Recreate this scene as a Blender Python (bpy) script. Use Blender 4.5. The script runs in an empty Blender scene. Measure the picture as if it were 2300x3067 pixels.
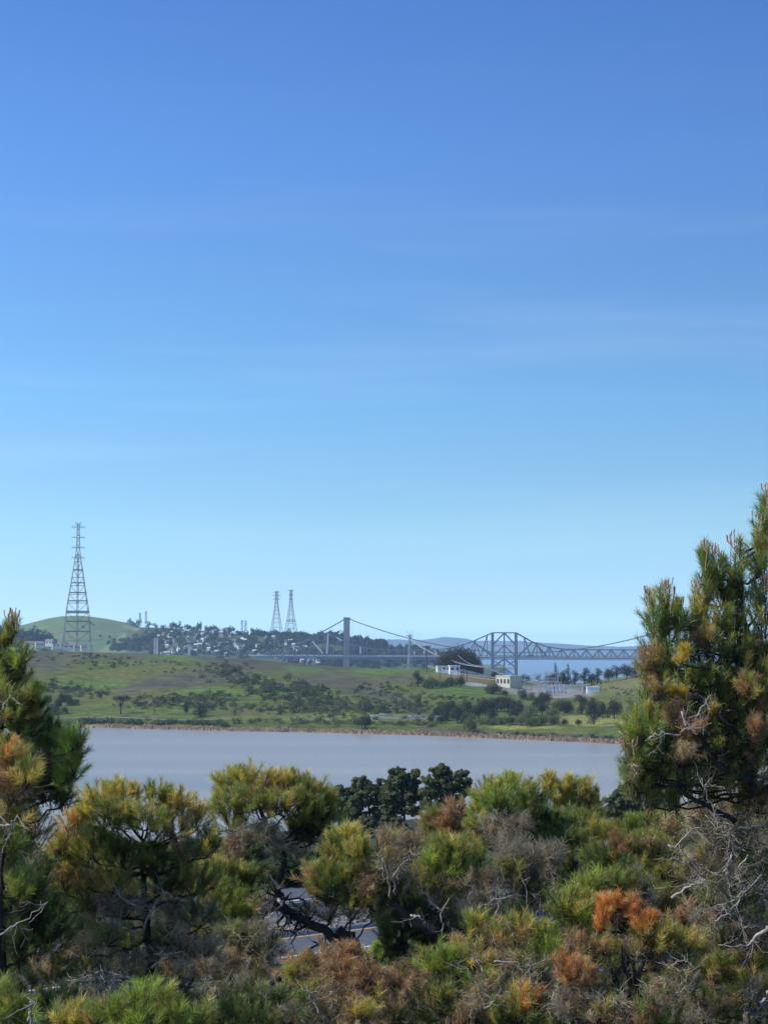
import bpy, math, random
import numpy as np
rng = np.random.default_rng(11)
random.seed(5)
SC = bpy.context.scene
COL = SC.collection
F, CX, CY, HZ, CH = 6000.0, 1150.0, 1533.5, 1955.0, 50.0
PITCH = math.atan((HZ - CY) / F)
cP, sP = math.cos(PITCH), math.sin(PITCH)

def at(px, py, D):
    """world point seen in that direction at ground distance D"""
    u, v = (px - CX) / F, (CY - py) / F
    y, z = cP - v * sP, sP + v * cP
    return np.array([u * D / y, D, CH + z * D / y])

# ------------------------------------------------------------------ materials
def new_mat(name):
    m = bpy.data.materials.new(name); m.use_nodes = True
    nt = m.node_tree; nt.nodes.clear()
    return m, nt, nt.nodes, nt.links

def pmat(name, rgb, rough=0.7, metal=0.0, spec=0.3, nscale=None, namt=0.25, bump=0.0, coord='Object'):
    m, nt, N, L = new_mat(name)
    out = N.new('ShaderNodeOutputMaterial'); b = N.new('ShaderNodeBsdfPrincipled')
    L.new(b.outputs[0], out.inputs[0])
    b.inputs['Roughness'].default_value = rough; b.inputs['Metallic'].default_value = metal
    b.inputs['Specular IOR Level'].default_value = spec
    b.inputs['Base Color'].default_value = (*rgb, 1)
    if nscale:
        tc = N.new('ShaderNodeTexCoord'); nz = N.new('ShaderNodeTexNoise')
        nz.inputs['Scale'].default_value = nscale; nz.inputs['Detail'].default_value = 5
        L.new(tc.outputs[coord], nz.inputs['Vector'])
        mr = N.new('ShaderNodeMapRange'); mr.inputs[1].default_value = 0.3; mr.inputs[2].default_value = 0.7
        mr.inputs[3].default_value = 1 - namt; mr.inputs[4].default_value = 1 + namt
        L.new(nz.outputs['Fac'], mr.inputs[0])
        mx = N.new('ShaderNodeVectorMath'); mx.operation = 'MULTIPLY'
        mx.inputs[0].default_value = rgb
        L.new(mr.outputs[0], mx.inputs[1]); L.new(mx.outputs[0], b.inputs['Base Color'])
        if bump:
            bp = N.new('ShaderNodeBump'); bp.inputs['Strength'].default_value = bump
            L.new(nz.outputs['Fac'], bp.inputs['Height']); L.new(bp.outputs[0], b.inputs['Normal'])
    return m

def foliage_mat(name, trans=0.35, gloss=0.35, rough=0.45, tint=(1, 1, 1)):
    m, nt, N, L = new_mat(name)
    out = N.new('ShaderNodeOutputMaterial')
    at_ = N.new('ShaderNodeAttribute'); at_.attribute_name = 'Col'
    b = N.new('ShaderNodeBsdfPrincipled'); b.inputs['Roughness'].default_value = rough
    b.inputs['Specular IOR Level'].default_value = gloss
    t = N.new('ShaderNodeBsdfTranslucent'); mx = N.new('ShaderNodeMixShader'); mx.inputs[0].default_value = trans
    L.new(at_.outputs['Color'], b.inputs['Base Color'])
    vm = N.new('ShaderNodeVectorMath'); vm.operation = 'MULTIPLY'; vm.inputs[1].default_value = (1.25, 1.25, 0.7)
    L.new(at_.outputs['Color'], vm.inputs[0]); L.new(vm.outputs[0], t.inputs['Color'])
    L.new(b.outputs[0], mx.inputs[1]); L.new(t.outputs[0], mx.inputs[2]); L.new(mx.outputs[0], out.inputs[0])
    return m

def ground_mat(name, scales, amts, bump=0.3, rough=0.95, bumpscale=None):
    """colour comes from the painted ground cover, broken up by noise at several sizes"""
    m, nt, N, L = new_mat(name)
    out = N.new('ShaderNodeOutputMaterial'); b = N.new('ShaderNodeBsdfPrincipled')
    b.inputs['Roughness'].default_value = rough; b.inputs['Specular IOR Level'].default_value = 0.1
    L.new(b.outputs[0], out.inputs[0])
    at_ = N.new('ShaderNodeAttribute'); at_.attribute_name = 'Col'
    tc = N.new('ShaderNodeTexCoord'); cur = at_.outputs['Color']
    for s, a in zip(scales, amts):
        nz = N.new('ShaderNodeTexNoise'); nz.inputs['Scale'].default_value = s; nz.inputs['Detail'].default_value = 6
        L.new(tc.outputs['Object'], nz.inputs['Vector'])
        mr = N.new('ShaderNodeMapRange'); mr.inputs[1].default_value = 0.3; mr.inputs[2].default_value = 0.7
        mr.inputs[3].default_value = 1 - a; mr.inputs[4].default_value = 1 + a
        L.new(nz.outputs['Fac'], mr.inputs[0])
        vm = N.new('ShaderNodeVectorMath'); vm.operation = 'MULTIPLY'
        L.new(cur, vm.inputs[0]); L.new(mr.outputs[0], vm.inputs[1]); cur = vm.outputs[0]
    L.new(cur, b.inputs['Base Color'])
    bp = N.new('ShaderNodeBump'); bp.inputs['Strength'].default_value = bump
    bp.inputs['Distance'].default_value = 1.0
    L.new(nz.outputs['Fac'], bp.inputs['Height']); L.new(bp.outputs[0], b.inputs['Normal'])
    return m

M = {}
M['needle'] = foliage_mat('pine_needles', 0.45, 0.45, 0.4)
M['leaf'] = foliage_mat('tree_leaves', 0.25, 0.15, 0.7)
M['bark'] = pmat('dark_bark', (0.035, 0.028, 0.024), 0.9, nscale=14, namt=0.5, bump=0.8)
M['greybark'] = pmat('grey_bark', (0.16, 0.13, 0.11), 0.9, nscale=14, namt=0.4, bump=0.6)
M['deadwood'] = pmat('bleached_dead_wood', (0.34, 0.30, 0.26), 0.85, nscale=20, namt=0.35, bump=0.4)
M['steel'] = pmat('weathered_steel', (0.125, 0.135, 0.155), 0.6, 0.2, nscale=0.2, namt=0.15)
M['palesteel'] = pmat('pale_steel', (0.55, 0.56, 0.56), 0.5, 0.1)  # also puts a sunlit tone on some truss posts
M['galv'] = pmat('galvanised_steel', (0.24, 0.25, 0.26), 0.5, 0.3, nscale=0.3, namt=0.2)
M['farsteel'] = pmat('far_lattice_steel', (0.13, 0.14, 0.16), 0.6, 0.2)
M['conc'] = pmat('pale_concrete', (0.42, 0.41, 0.4), 0.85, nscale=0.3, namt=0.12)
M['darkconc'] = pmat('tower_concrete', (0.20, 0.20, 0.21), 0.85, nscale=0.08, namt=0.15)
M['cream'] = pmat('cream_wall', (0.55, 0.5, 0.36), 0.8, nscale=0.6, namt=0.1)
M['white'] = pmat('white_wall', (0.72, 0.72, 0.7), 0.7, nscale=0.5, namt=0.08)
M['roof1'] = pmat('grey_roof', (0.2, 0.19, 0.19), 0.85, nscale=0.7, namt=0.2)
M['roof2'] = pmat('brown_roof', (0.18, 0.13, 0.11), 0.85, nscale=0.7, namt=0.2)
M['roof3'] = pmat('pale_roof', (0.55, 0.53, 0.5), 0.8, nscale=0.7, namt=0.1)
M['glass'] = pmat('dark_window', (0.03, 0.035, 0.04), 0.15, spec=0.6)
M['pole'] = pmat('wooden_pole', (0.06, 0.045, 0.035), 0.9)
M['equip'] = pmat('grey_equipment_paint', (0.42, 0.45, 0.47), 0.6)
M['porcelain'] = pmat('pale_insulator', (0.5, 0.5, 0.48), 0.4)
M['asphalt'] = pmat('asphalt', (0.085, 0.09, 0.1), 0.9, nscale=3.0, namt=0.18, bump=0.1)
M['paintw'] = pmat('white_road_paint', (0.7, 0.7, 0.68), 0.8, nscale=5, namt=0.12)
M['painty'] = pmat('ochre_road_paint', (0.5, 0.3, 0.09), 0.8, nscale=5, namt=0.15)
M['kerb'] = pmat('kerb_concrete', (0.38, 0.33, 0.28), 0.9, nscale=4, namt=0.25, bump=0.2)
M['rock'] = pmat('median_stones', (0.25, 0.21, 0.17), 0.95, nscale=3, namt=0.35)
M['rail'] = pmat('guard_rail_steel', (0.3, 0.31, 0.33), 0.5, 0.4)
M['tyre'] = pmat('tyre_rubber', (0.02, 0.02, 0.02), 0.9)
M['carw'] = pmat('white_car_paint', (0.7, 0.7, 0.72), 0.3, spec=0.5)
M['cars'] = pmat('silver_car_paint', (0.35, 0.36, 0.38), 0.3, 0.4)
M['card'] = pmat('dark_car_paint', (0.05, 0.055, 0.07), 0.3)
M['truck'] = pmat('dark_trailer_paint', (0.04, 0.06, 0.07), 0.5)
M['cone'] = pmat('pine_cone_scales', (0.09, 0.06, 0.045), 0.8, nscale=40, namt=0.5, bump=0.8)
M['candle'] = pmat('pale_shoot_tip', (0.36, 0.24, 0.17), 0.8, nscale=30, namt=0.3)
M['cable'] = pmat('cable_metal', (0.1, 0.1, 0.11), 0.6)

# ------------------------------------------------------------------ objects
def thing(name, label, cat, loc=(0, 0, 0), group=None):
    o = bpy.data.objects.new(name, None); COL.objects.link(o)
    o.location = tuple(float(v) for v in loc); o.empty_display_size = 0.3
    o['label'] = label; o['category'] = cat
    if group: o['group'] = group
    return o

def tag(o, label=None, cat=None, group=None, kind=None):
    for k, v in (('label', label), ('category', cat), ('group', group), ('kind', kind)):
        if v: o[k] = v
    return o

def world_loc(p):
    v = np.zeros(3)
    while p is not None:
        v = v + np.array(p.location); p = p.parent
    return v

def mesh_np(name, V, Fc, mat, parent=None, col=None, smooth=False, label=None, origin=None):
    V = np.asarray(V, dtype=np.float64); Fc = np.asarray(Fc, dtype=np.int32)
    if parent is not None: V = V - world_loc(parent)
    if origin is not None: V = V - np.asarray(origin)
    me = bpy.data.meshes.new(name)
    n, (m, k) = len(V), Fc.shape
    me.vertices.add(n); me.vertices.foreach_set('co', V.astype(np.float32).ravel())
    me.loops.add(m * k); me.loops.foreach_set('vertex_index', Fc.ravel())
    me.polygons.add(m); me.polygons.foreach_set('loop_start', np.arange(0, m * k, k, dtype=np.int32))
    if smooth: me.polygons.foreach_set('use_smooth', np.ones(m, dtype=bool))
    me.update(calc_edges=True)
    if col is not None:
        ca = me.color_attributes.new('Col', 'FLOAT_COLOR', 'POINT')
        c4 = np.ones((n, 4), dtype=np.float32); c4[:, :3] = col
        ca.data.foreach_set('color', c4.ravel())
    me.materials.append(mat)
    o = bpy.data.objects.new(name, me); COL.objects.link(o)
    if parent is not None: o.parent = parent
    if origin is not None: o.location = tuple(float(v) for v in origin)
    if label: o['label'] = label
    return o

class MB:
    """collects bars, boxes, tubes and quads and links them as ONE mesh"""
    def __init__(s): s.V = []; s.F = []; s.n = 0
    def add(s, V, Fs):
        s.V += [tuple(float(c) for c in v) for v in V]
        s.F += [tuple(i + s.n for i in f) for f in Fs]; s.n += len(V)
    def box(s, c, h, yaw=0.0):
        cx, cy, cz = c; hx, hy, hz = h; ca, sa = math.cos(yaw), math.sin(yaw)
        V = [(cx + x * hx * ca - y * hy * sa, cy + x * hx * sa + y * hy * ca, cz + z * hz)
             for z in (-1, 1) for x, y in ((-1, -1), (1, -1), (1, 1), (-1, 1))]
        s.add(V, [(3, 2, 1, 0), (4, 5, 6, 7), (0, 1, 5, 4), (1, 2, 6, 5), (2, 3, 7, 6), (3, 0, 4, 7)])
    def bar(s, a, b, w, w2=None, caps=True):
        a = np.array(a, float); b = np.array(b, float); w2 = w if w2 is None else w2
        d = b - a; l = np.linalg.norm(d)
        if l < 1e-6: return
        d /= l; up = np.array([0, 0, 1.]) if abs(d[2]) < 0.9 else np.array([0, 1., 0])
        x = np.cross(d, up); x /= np.linalg.norm(x); y = np.cross(d, x)
        V = [p + sx * x * r + sy * y * r for p, r in ((a, w / 2), (b, w2 / 2)) for sx, sy in ((-1, -1), (1, -1), (1, 1), (-1, 1))]
        Fs = [(0, 1, 5, 4), (1, 2, 6, 5), (2, 3, 7, 6), (3, 0, 4, 7)]
        if caps: Fs += [(3, 2, 1, 0), (4, 5, 6, 7)]
        s.add(V, Fs)
    def tube(s, pts, rad, sides=6, cap=True):
        pts = [np.array(p, float) for p in pts]; n = len(pts)
        rad = list(rad) if hasattr(rad, '__len__') else [rad] * n
        ref = np.array([0.3, 0.2, 1.0]); base = s.n; V = []
        for i, p in enumerate(pts):
            d = pts[min(i + 1, n - 1)] - pts[max(i - 1, 0)]; d = d / (np.linalg.norm(d) + 1e-9)
            if abs(np.dot(d, ref)) > 0.97 * np.linalg.norm(ref): ref = np.array([1., 0.1, 0.1])
            x = np.cross(d, ref); x /= np.linalg.norm(x); y = np.cross(d, x)
            for k in range(sides):
                a = 2 * math.pi * k / sides
                V.append(p + rad[i] * (math.cos(a) * x + math.sin(a) * y))
        Fs = [(i * sides + k, i * sides + (k + 1) % sides, (i + 1) * sides + (k + 1) % sides, (i + 1) * sides + k)
              for i in range(n - 1) for k in range(sides)]
        if cap: Fs += [tuple(range(sides - 1, -1, -1)), tuple((n - 1) * sides + k for k in range(sides))]
        s.add(V, Fs)
    def build(s, name, mat, parent=None, label=None, smooth=False, origin=None):
        off = world_loc(parent) if parent is not None else np.zeros(3)
        if origin is not None: off = off + np.asarray(origin)
        me = bpy.data.meshes.new(name)
        me.from_pydata([(v[0] - off[0], v[1] - off[1], v[2] - off[2]) for v in s.V], [], s.F)
        if smooth: me.polygons.foreach_set('use_smooth', [True] * len(me.polygons))
        me.materials.append(mat); me.update()
        o = bpy.data.objects.new(name, me); COL.objects.link(o)
        if parent is not None: o.parent = parent
        if origin is not None: o.location = tuple(float(v) for v in origin)
        if label: o['label'] = label
        return o

def copy_tree(o, parent=None):
    c = o.copy(); COL.objects.link(c)
    if parent is not None: c.parent = parent
    for ch in list(o.children): copy_tree(ch, c)
    return c

# ------------------------------------------------------------------ noise
_perm = rng.permutation(512); _val = rng.random(512)
def vnoise(x, y):
    x = np.asarray(x, float); y = np.asarray(y, float)
    xi = np.floor(x).astype(int); yi = np.floor(y).astype(int); xf = x - xi; yf = y - yi
    xf = xf * xf * (3 - 2 * xf); yf = yf * yf * (3 - 2 * yf)
    h = lambda a, b: _val[(_perm[(a & 511)] + b) & 511]
    return (h(xi, yi) * (1 - xf) * (1 - yf) + h(xi + 1, yi) * xf * (1 - yf) + h(xi, yi + 1) * (1 - xf) * yf + h(xi + 1, yi + 1) * xf * yf) * 2 - 1
def fbm(x, y, o=4):
    t = 0; a = 1; s = 0
    for i in range(o):
        t = t + a * vnoise(x * 2 ** i + 17.3 * i, y * 2 ** i + 9.1 * i); s += a; a *= 0.5
    return t / s

def sstep(a, b, x):
    t = np.clip((np.asarray(x, float) - a) / (b - a), 0, 1); return t * t * (3 - 2 * t)

# ------------------------------------------------------------------ world, sun, camera
SUN_AZ, SUN_EL = math.radians(-102), math.radians(46)     # azimuth measured from the view direction, negative = left
w = bpy.data.worlds.new("World"); SC.world = w; w.use_nodes = True
nt = w.node_tree; nt.nodes.clear(); N, L = nt.nodes, nt.links
out = N.new('ShaderNodeOutputWorld'); bg = N.new('ShaderNodeBackground'); bg.inputs[1].default_value = 0.15
sky = N.new('ShaderNodeTexSky'); sky.sky_type = 'NISHITA'; sky.sun_disc = False
sky.sun_elevation = SUN_EL; sky.sun_rotation = SUN_AZ % (2 * math.pi)
sky.altitude = 50; sky.air_density = 1.0; sky.dust_density = 0.15; sky.ozone_density = 3.0
tc = N.new('ShaderNodeTexCoord'); mp = N.new('ShaderNodeMapping'); mp.inputs['Scale'].default_value = (2.2, 2.2, 26)
mp.inputs['Rotation'].default_value = (0, 0.035, 0.3)
nz = N.new('ShaderNodeTexNoise'); nz.inputs['Scale'].default_value = 1.5; nz.inputs['Detail'].default_value = 6; nz.inputs['Roughness'].default_value = 0.55
L.new(tc.outputs['Generated'], mp.inputs[0]); L.new(mp.outputs[0], nz.inputs['Vector'])
mr = N.new('ShaderNodeMapRange'); mr.inputs[1].default_value = 0.52; mr.inputs[2].default_value = 0.9; mr.inputs[3].default_value = 0; mr.inputs[4].default_value = 0.10
L.new(nz.outputs['Fac'], mr.inputs[0])
mxc = N.new('ShaderNodeMix'); mxc.data_type = 'RGBA'; mxc.inputs['B'].default_value = (7.5, 8.0, 8.6, 1)
sx = N.new('ShaderNodeSeparateXYZ'); L.new(tc.outputs['Generated'], sx.inputs[0])
wb = N.new('ShaderNodeMapRange'); wb.inputs[1].default_value = 0.24; wb.inputs[2].default_value = 0.17; wb.inputs[3].default_value = 0.15; wb.inputs[4].default_value = 1; L.new(sx.outputs['Z'], wb.inputs[0])
mm = N.new('ShaderNodeMath'); mm.operation = 'MULTIPLY'; L.new(mr.outputs[0], mm.inputs[0]); L.new(wb.outputs[0], mm.inputs[1]); L.new(mm.outputs[0], mxc.inputs['Factor'])
hs = N.new('ShaderNodeHueSaturation'); hs.inputs['Saturation'].default_value = 0.95
vm = N.new('ShaderNodeVectorMath'); vm.operation = 'MULTIPLY'; vm.inputs[1].default_value = (1, 1, 4.2); L.new(tc.outputs['Generated'], vm.inputs[0])
va = N.new('ShaderNodeVectorMath'); va.operation = 'ADD'; va.inputs[1].default_value = (0, 0, 0.22); L.new(vm.outputs[0], va.inputs[0])
vn = N.new('ShaderNodeVectorMath'); vn.operation = 'NORMALIZE'; L.new(va.outputs[0], vn.inputs[0]); L.new(vn.outputs[0], sky.inputs['Vector'])
gm = N.new('ShaderNodeVectorMath'); gm.operation = 'MULTIPLY'; gm.inputs[1].default_value = (1.0, 1.0, 1.0); L.new(sky.outputs[0], gm.inputs[0])
L.new(gm.outputs[0], hs.inputs['Color']); gn = N.new('ShaderNodeGamma'); gn.inputs[1].default_value = 1.8; L.new(hs.outputs[0], gn.inputs[0])
g2 = N.new('ShaderNodeVectorMath'); g2.operation = 'MULTIPLY'; g2.inputs[1].default_value = (0.9, 0.8, 0.42); L.new(gn.outputs[0], g2.inputs[0]); rp = N.new('ShaderNodeValToRGB'); rp.color_ramp.interpolation = 'LINEAR'; zs = N.new('ShaderNodeSeparateXYZ'); L.new(tc.outputs['Generated'], zs.inputs[0]); L.new(zs.outputs['Z'], rp.inputs[0])
els = rp.color_ramp.elements
for k_, (p_, c_) in enumerate([(0.025, (1.36, 1.02, 1.0)), (0.06, (1.48, 1.30, 1.22)), (0.125, (1.30, 1.40, 1.60)), (0.24, (.94, 1.10, 1.66)), (0.31, (.70, .88, 1.47))]):
    e_ = els[k_] if k_ < 2 else els.new(p_); e_.position = p_; e_.color = (c_[0] / 2, c_[1] / 2, c_[2] / 2, 1)
g3 = N.new('ShaderNodeVectorMath'); g3.operation = 'MULTIPLY'; L.new(g2.outputs[0], g3.inputs[0]); L.new(rp.outputs[0], g3.inputs[1])
g4 = N.new('ShaderNodeVectorMath'); g4.operation = 'SCALE'; g4.inputs['Scale'].default_value = 2.58; L.new(g3.outputs[0], g4.inputs[0])
L.new(g4.outputs[0], mxc.inputs['A'])
L.new(mxc.outputs['Result'], bg.inputs[0]); L.new(bg.outputs[0], out.inputs[0])

sl = bpy.data.lights.new('sun', 'SUN'); sl.energy = 4.7; sl.angle = math.radians(0.5); sl.color = (1.0, 0.945, 0.85)
so = bpy.data.objects.new('sun', sl); COL.objects.link(so)
from mathutils import Vector
sd = Vector((math.sin(SUN_AZ) * math.cos(SUN_EL), math.cos(SUN_AZ) * math.cos(SUN_EL), math.sin(SUN_EL)))
so.rotation_euler = sd.to_track_quat('Z', 'Y').to_euler(); so.location = (0, 0, 90)

cam = bpy.data.cameras.new('camera'); co = bpy.data.objects.new('camera', cam); COL.objects.link(co); SC.camera = co
cam.sensor_fit = 'VERTICAL'; cam.sensor_height = 24; cam.sensor_width = 18; cam.lens = F / 3067 * 24
cam.clip_start = 0.5; cam.clip_end = 60000
co.location = (0, 0, CH); co.rotation_euler = (math.pi / 2 + PITCH, 0, 0)
SC.view_settings.view_transform = 'Standard'; SC.view_settings.look = 'None'
SC.view_settings.exposure = 0.0; SC.view_settings.gamma = 1
SC.render.engine = 'CYCLES'
SC.cycles.max_bounces = 6; SC.cycles.volume_bounces = 1; SC.cycles.transparent_max_bounces = 4
# ================================================================== TERRAIN
# --- peninsula across the bay
SH = ([-900, 0, 150, 350, 700, 900, 1280, 1533, 1850, 2300, 3200], [2176, 2177, 2177, 2179, 2188, 2191, 2201, 2212, 2226, 2245, 2290])
RG = ([-900, 0, 100, 300, 550, 750, 950, 1100, 1300, 1380, 1450, 1550, 1650, 1740, 1800, 1888, 2000, 2300, 3200],
      [1955, 1950, 1949, 1954, 1963, 1975, 1992, 2001, 2003, 2012, 2024, 2037, 2047, 2047, 2036, 2022, 2008, 1985, 1985])
DR = 1850.0
def pen_z(X, D):
    px = CX + F * X / D
    Ds = CH * F / (np.interp(px, *SH) - HZ)
    zr = CH - (np.interp(px, *RG) - HZ) / F * DR
    t = (D - Ds)
    z = np.where(t < 0, np.maximum(-4, t * 0.2), 0)
    bank = 3.2 * sstep(0, 22, t) + 3.0 * sstep(25, 80, t)
    u = np.clip((D - Ds - 60) / (DR - Ds - 60), 0, 1)
    rise = (zr - 6.2) * (0.80 * u + 0.20 * u * u * (3 - 2 * u))
    env = np.clip(u * 4, 0, 1) * np.clip((1 - u) * 6, 0.12, 1)
    nz_ = 2.2 * fbm(X / 130., D / 170.) * env + 0.5 * fbm(X / 25., D / 30. + 50) * np.clip(u * 6, 0, 1)
    z = np.where(t >= 0, bank + rise + nz_, z)
    b = sstep(DR, DR + 420, D)
    return z * (1 - b) - 6 * b

def hit(px, py, zf, D0, D1, n=900):
    D = np.linspace(D0, D1, n); X = (px - CX) / F * D * 1.0
    z = zf(X, D); y = HZ - F * (z - CH) / D * 1.0
    # projected row of each terrain sample; first one at or above the wanted row
    k = np.where(HZ + F * (CH - z) / D <= py)[0]
    k = k[0] if len(k) else int(np.argmin(HZ + F * (CH - z) / D))
    return np.array([X[k], D[k], z[k]])
def on_pen(px, py): return hit(px, py, pen_z, 1040, 1900)

def in_ell(px, py, cx, cy, rx, ry, rot=0.0, soft=0.35):
    c, s = math.cos(rot), math.sin(rot); dx, dy = px - cx, py - cy
    u = (dx * c + dy * s) / rx; v = (-dx * s + dy * c) / ry
    return 1 - sstep(1 - soft, 1 + soft, np.sqrt(u * u + v * v))

xs = np.concatenate([np.linspace(-1500, -560, 60), np.arange(-556, 556, 3.2), np.linspace(560, 1500, 60)])
ys = np.concatenate([np.arange(1030, 1900, 4.0), np.arange(1900, 2400, 20.)])
Xg, Yg = np.meshgrid(xs, ys); Zg = pen_z(Xg, Yg)
V = np.stack([Xg, Yg, Zg], -1).reshape(-1, 3)
nx, ny = len(xs), len(ys)
ii = (np.arange(ny - 1)[:, None] * nx + np.arange(nx - 1)[None]).ravel()
Fg = np.stack([ii, ii + 1, ii + nx + 1, ii + nx], -1)
px = CX + F * V[:, 0] / V[:, 1]; py = HZ + F * (CH - V[:, 2]) / V[:, 1]
nzp = fbm(V[:, 0] / 45., V[:, 1] / 60.); nzs = fbm(V[:, 0] / 12. + 9, V[:, 1] / 16.)
px += 30 * nzp; py += 7 * nzp + 3 * nzs
G1 = np.array([0.092, 0.122, 0.022]); G2 = np.array([0.120, 0.118, 0.032]); G3 = np.array([0.095, 0.155, 0.026])
BR = np.array([0.09, 0.08, 0.055]); BR2 = np.array([0.15, 0.12, 0.08]); TAN = np.array([0.36, 0.27, 0.19])
def mixc(c, d, f): f = np.clip(f, 0, 1)[:, None]; return c * (1 - f) + d * f
c = np.tile(G1, (len(V), 1)); c = mixc(c, G2, 0.5 + 0.9 * nzp); c = mixc(c, G1 * 0.62, sstep(0.15, 0.6, nzs) * 0.6)
ridge = np.interp(px, *RG)
c = mixc(c, BR, (1 - sstep(13, 26, py - ridge)) * (px < 1130) * (0.75 + nzs))
for a in [(600, 2030, 190, 26, -0.12), (760, 1990, 260, 16, 0.1), (430, 2062, 90, 14, -0.2), (110, 1985, 120, 26, 0), (1040, 2045, 130, 22, 0.15), (1130, 2085, 150, 30, 0.3), (1180, 2035, 60, 12, 0), (930, 2040, 60, 8, .2), (860, 2065, 60, 10, .2)]:
    c = mixc(c, BR, 0.9 * in_ell(px, py, *a) * (0.75 + 0.8 * nzs))
for a in [(1440, 2068, 170, 17, 0.05), (1150, 2010, 110, 9, 0.0), (900, 2083, 90, 12, 0.15), (520, 1970, 80, 9, 0.05), (640, 2075, 90, 12, 0), (930, 2008, 70, 8, 0.1), (240, 2050, 130, 14, 0)]:
    c = mixc(c, G3, 0.85 * in_ell(px, py, *a))
c = mixc(c, np.array([0.24, 0.23, 0.055]), 0.95 * in_ell(px, py, 1790, 2157, 130, 15, 0, 0.15))
c = mixc(c, np.array([0.24, 0.23, 0.055]), 0.8 * in_ell(px, py, 1560, 2176, 110, 5, 0, 0.2))
c = mixc(c, np.array([0.22, 0.15, 0.06]), 0.8 * in_ell(px, py, 1390, 2030, 90, 11, 0.12))
c = mixc(c, np.array([0.17, 0.16, 0.06]), 0.7 * in_ell(px, py, 1900, 2050, 160, 30, 0))
c = mixc(c, np.array([0.27, 0.245, 0.215]), 0.9 * in_ell(px, py, 1640, 2072, 125, 17, 0.03, 0.2))
c = mixc(c, np.array([0.33, 0.31, 0.29]), 0.9 * in_ell(px, py, 1440, 2052, 60, 5, 0.1, 0.2))
c = mixc(c, np.array([0.15, 0.18, 0.06]), 0.6 * in_ell(px, py, 1100, 2148, 260, 9, 0.0, 0.2))
shr = np.interp(px, *SH)
c = mixc(c, G1 * 0.75, sstep(shr - 40, shr - 30, py) * 0.7 * (px < 1400))
c = mixc(c, BR * 1.0, sstep(shr - 26, shr - 20, py) * (px > 1250) * (0.8 + nzs))
c = mixc(c, TAN * 0.75, (1 - sstep(0.6, 2.2, V[:, 2])) * 0.9)
M['hill'] = ground_mat('hill_grass_and_scrub', (0.03, 0.12, 0.5), (0.18, 0.3, 0.35), 1.0)
tag(mesh_np('grassy_hill', V, Fg, M['hill'], col=c, smooth=True), kind='structure')

# --- hills beyond the strait
GH = ([-700, -300, 0, 72, 145, 188, 240, 275, 325, 383, 434, 480, 560, 700], [1900, 1890, 1880, 1872, 1853, 1846, 1844, 1847, 1854, 1866, 1882, 1900, 1930, 1990])
TH = ([250, 330, 380, 420, 500, 600, 700, 800, 900, 960, 1040, 1130, 1200], [1990, 1930, 1893, 1879, 1881, 1889, 1899, 1903, 1905, 1918, 1940, 1970, 2000])
WH = ([700, 800, 900, 969, 1023, 1052, 1146, 1180, 1192, 1260, 1309, 1345, 1400], [1960, 1925, 1908, 1899, 1903, 1913, 1920, 1942, 1941, 1944, 1957, 1985, 2020])
LH = ([-900, -300, -50, 60, 120, 170, 220, 300], [1880, 1885, 1890, 1892, 1900, 1925, 1960, 2000])
BGH = [(GH, 4700, 5600), (TH, 4250, 4950), (WH, 4300, 4700), (LH, 3900, 4400)]
def bg_z(X, D):
    px = CX + F * X / D; z = np.full_like(np.asarray(px, float), -6.0)
    for prof, Df, Dr in BGH:
        zr = CH - (np.interp(px, *prof) - HZ) / F * Dr
        u = (D - Df) / (Dr - Df)
        up = zr * np.clip(u, 0, 1) ** 0.85; dn = 1 - sstep(1.05, 2.2, u)
        h = np.where(u < 1, up, zr * dn) + (u > 0) * np.clip(u * 3, 0, 1) * np.clip((1.0 - u) * 4, 0.1, 1) * 5 * fbm(X / 160., D / 200. + 7)
        h = np.where((u <= 0) | (zr <= 0), -6, h)
        z = np.maximum(z, h)
    return z
def on_bg(px, py): return hit(px, py, bg_z, 3850, 5700)
u_ = np.linspace(-0.36, 0.06, 430); ys = np.concatenate([np.arange(3850, 5700, 14.), np.arange(5700, 7200, 90.)])
U, Yg = np.meshgrid(u_, ys); Xg = U * Yg; Zg = bg_z(Xg, Yg)
V = np.stack([Xg, Yg, Zg], -1).reshape(-1, 3); nx, ny = len(u_), len(ys)
ii = (np.arange(ny - 1)[:, None] * nx + np.arange(nx - 1)[None]).ravel()
Fg = np.stack([ii, ii + 1, ii + nx + 1, ii + nx], -1)
px = CX + F * V[:, 0] / V[:, 1]; py = HZ + F * (CH - V[:, 2]) / V[:, 1]
nzp = fbm(V[:, 0] / 120., V[:, 1] / 160.); nzs = fbm(V[:, 0] / 40. + 9, V[:, 1] / 60.)
c = np.tile(np.array([0.115, 0.17, 0.055]), (len(V), 1))
c = mixc(c, np.array([0.16, 0.17, 0.08]), 0.4 + 0.8 * nzp)
c = mixc(c, np.array([0.05, 0.065, 0.035]), (V[:, 1] < 4990) * (px > 380) * 0.75)
c = mixc(c, np.array([0.12, 0.15, 0.05]), in_ell(px, py, 500, 1925, 60, 12, 0) * 0.7 + in_ell(px, py, 830, 1945, 60, 10, 0) * 0.8 + in_ell(px, py, 990, 1900, 45, 6, 0) * .9)
c = mixc(c, np.array([0.26, 0.26, 0.12]), in_ell(px, py, 395, 1880, 26, 6, 0.2) * 0.8)
c = mixc(c, np.array([0.07, 0.08, 0.05]), sstep(0.25, 0.6, nzs) * 0.6)
M['bghill'] = ground_mat('distant_grass', (0.006, 0.04), (0.12, 0.18), 0.4)
tag(mesh_np('distant_hills', V, Fg, M['bghill'], col=c, smooth=True), kind='structure')

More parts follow.
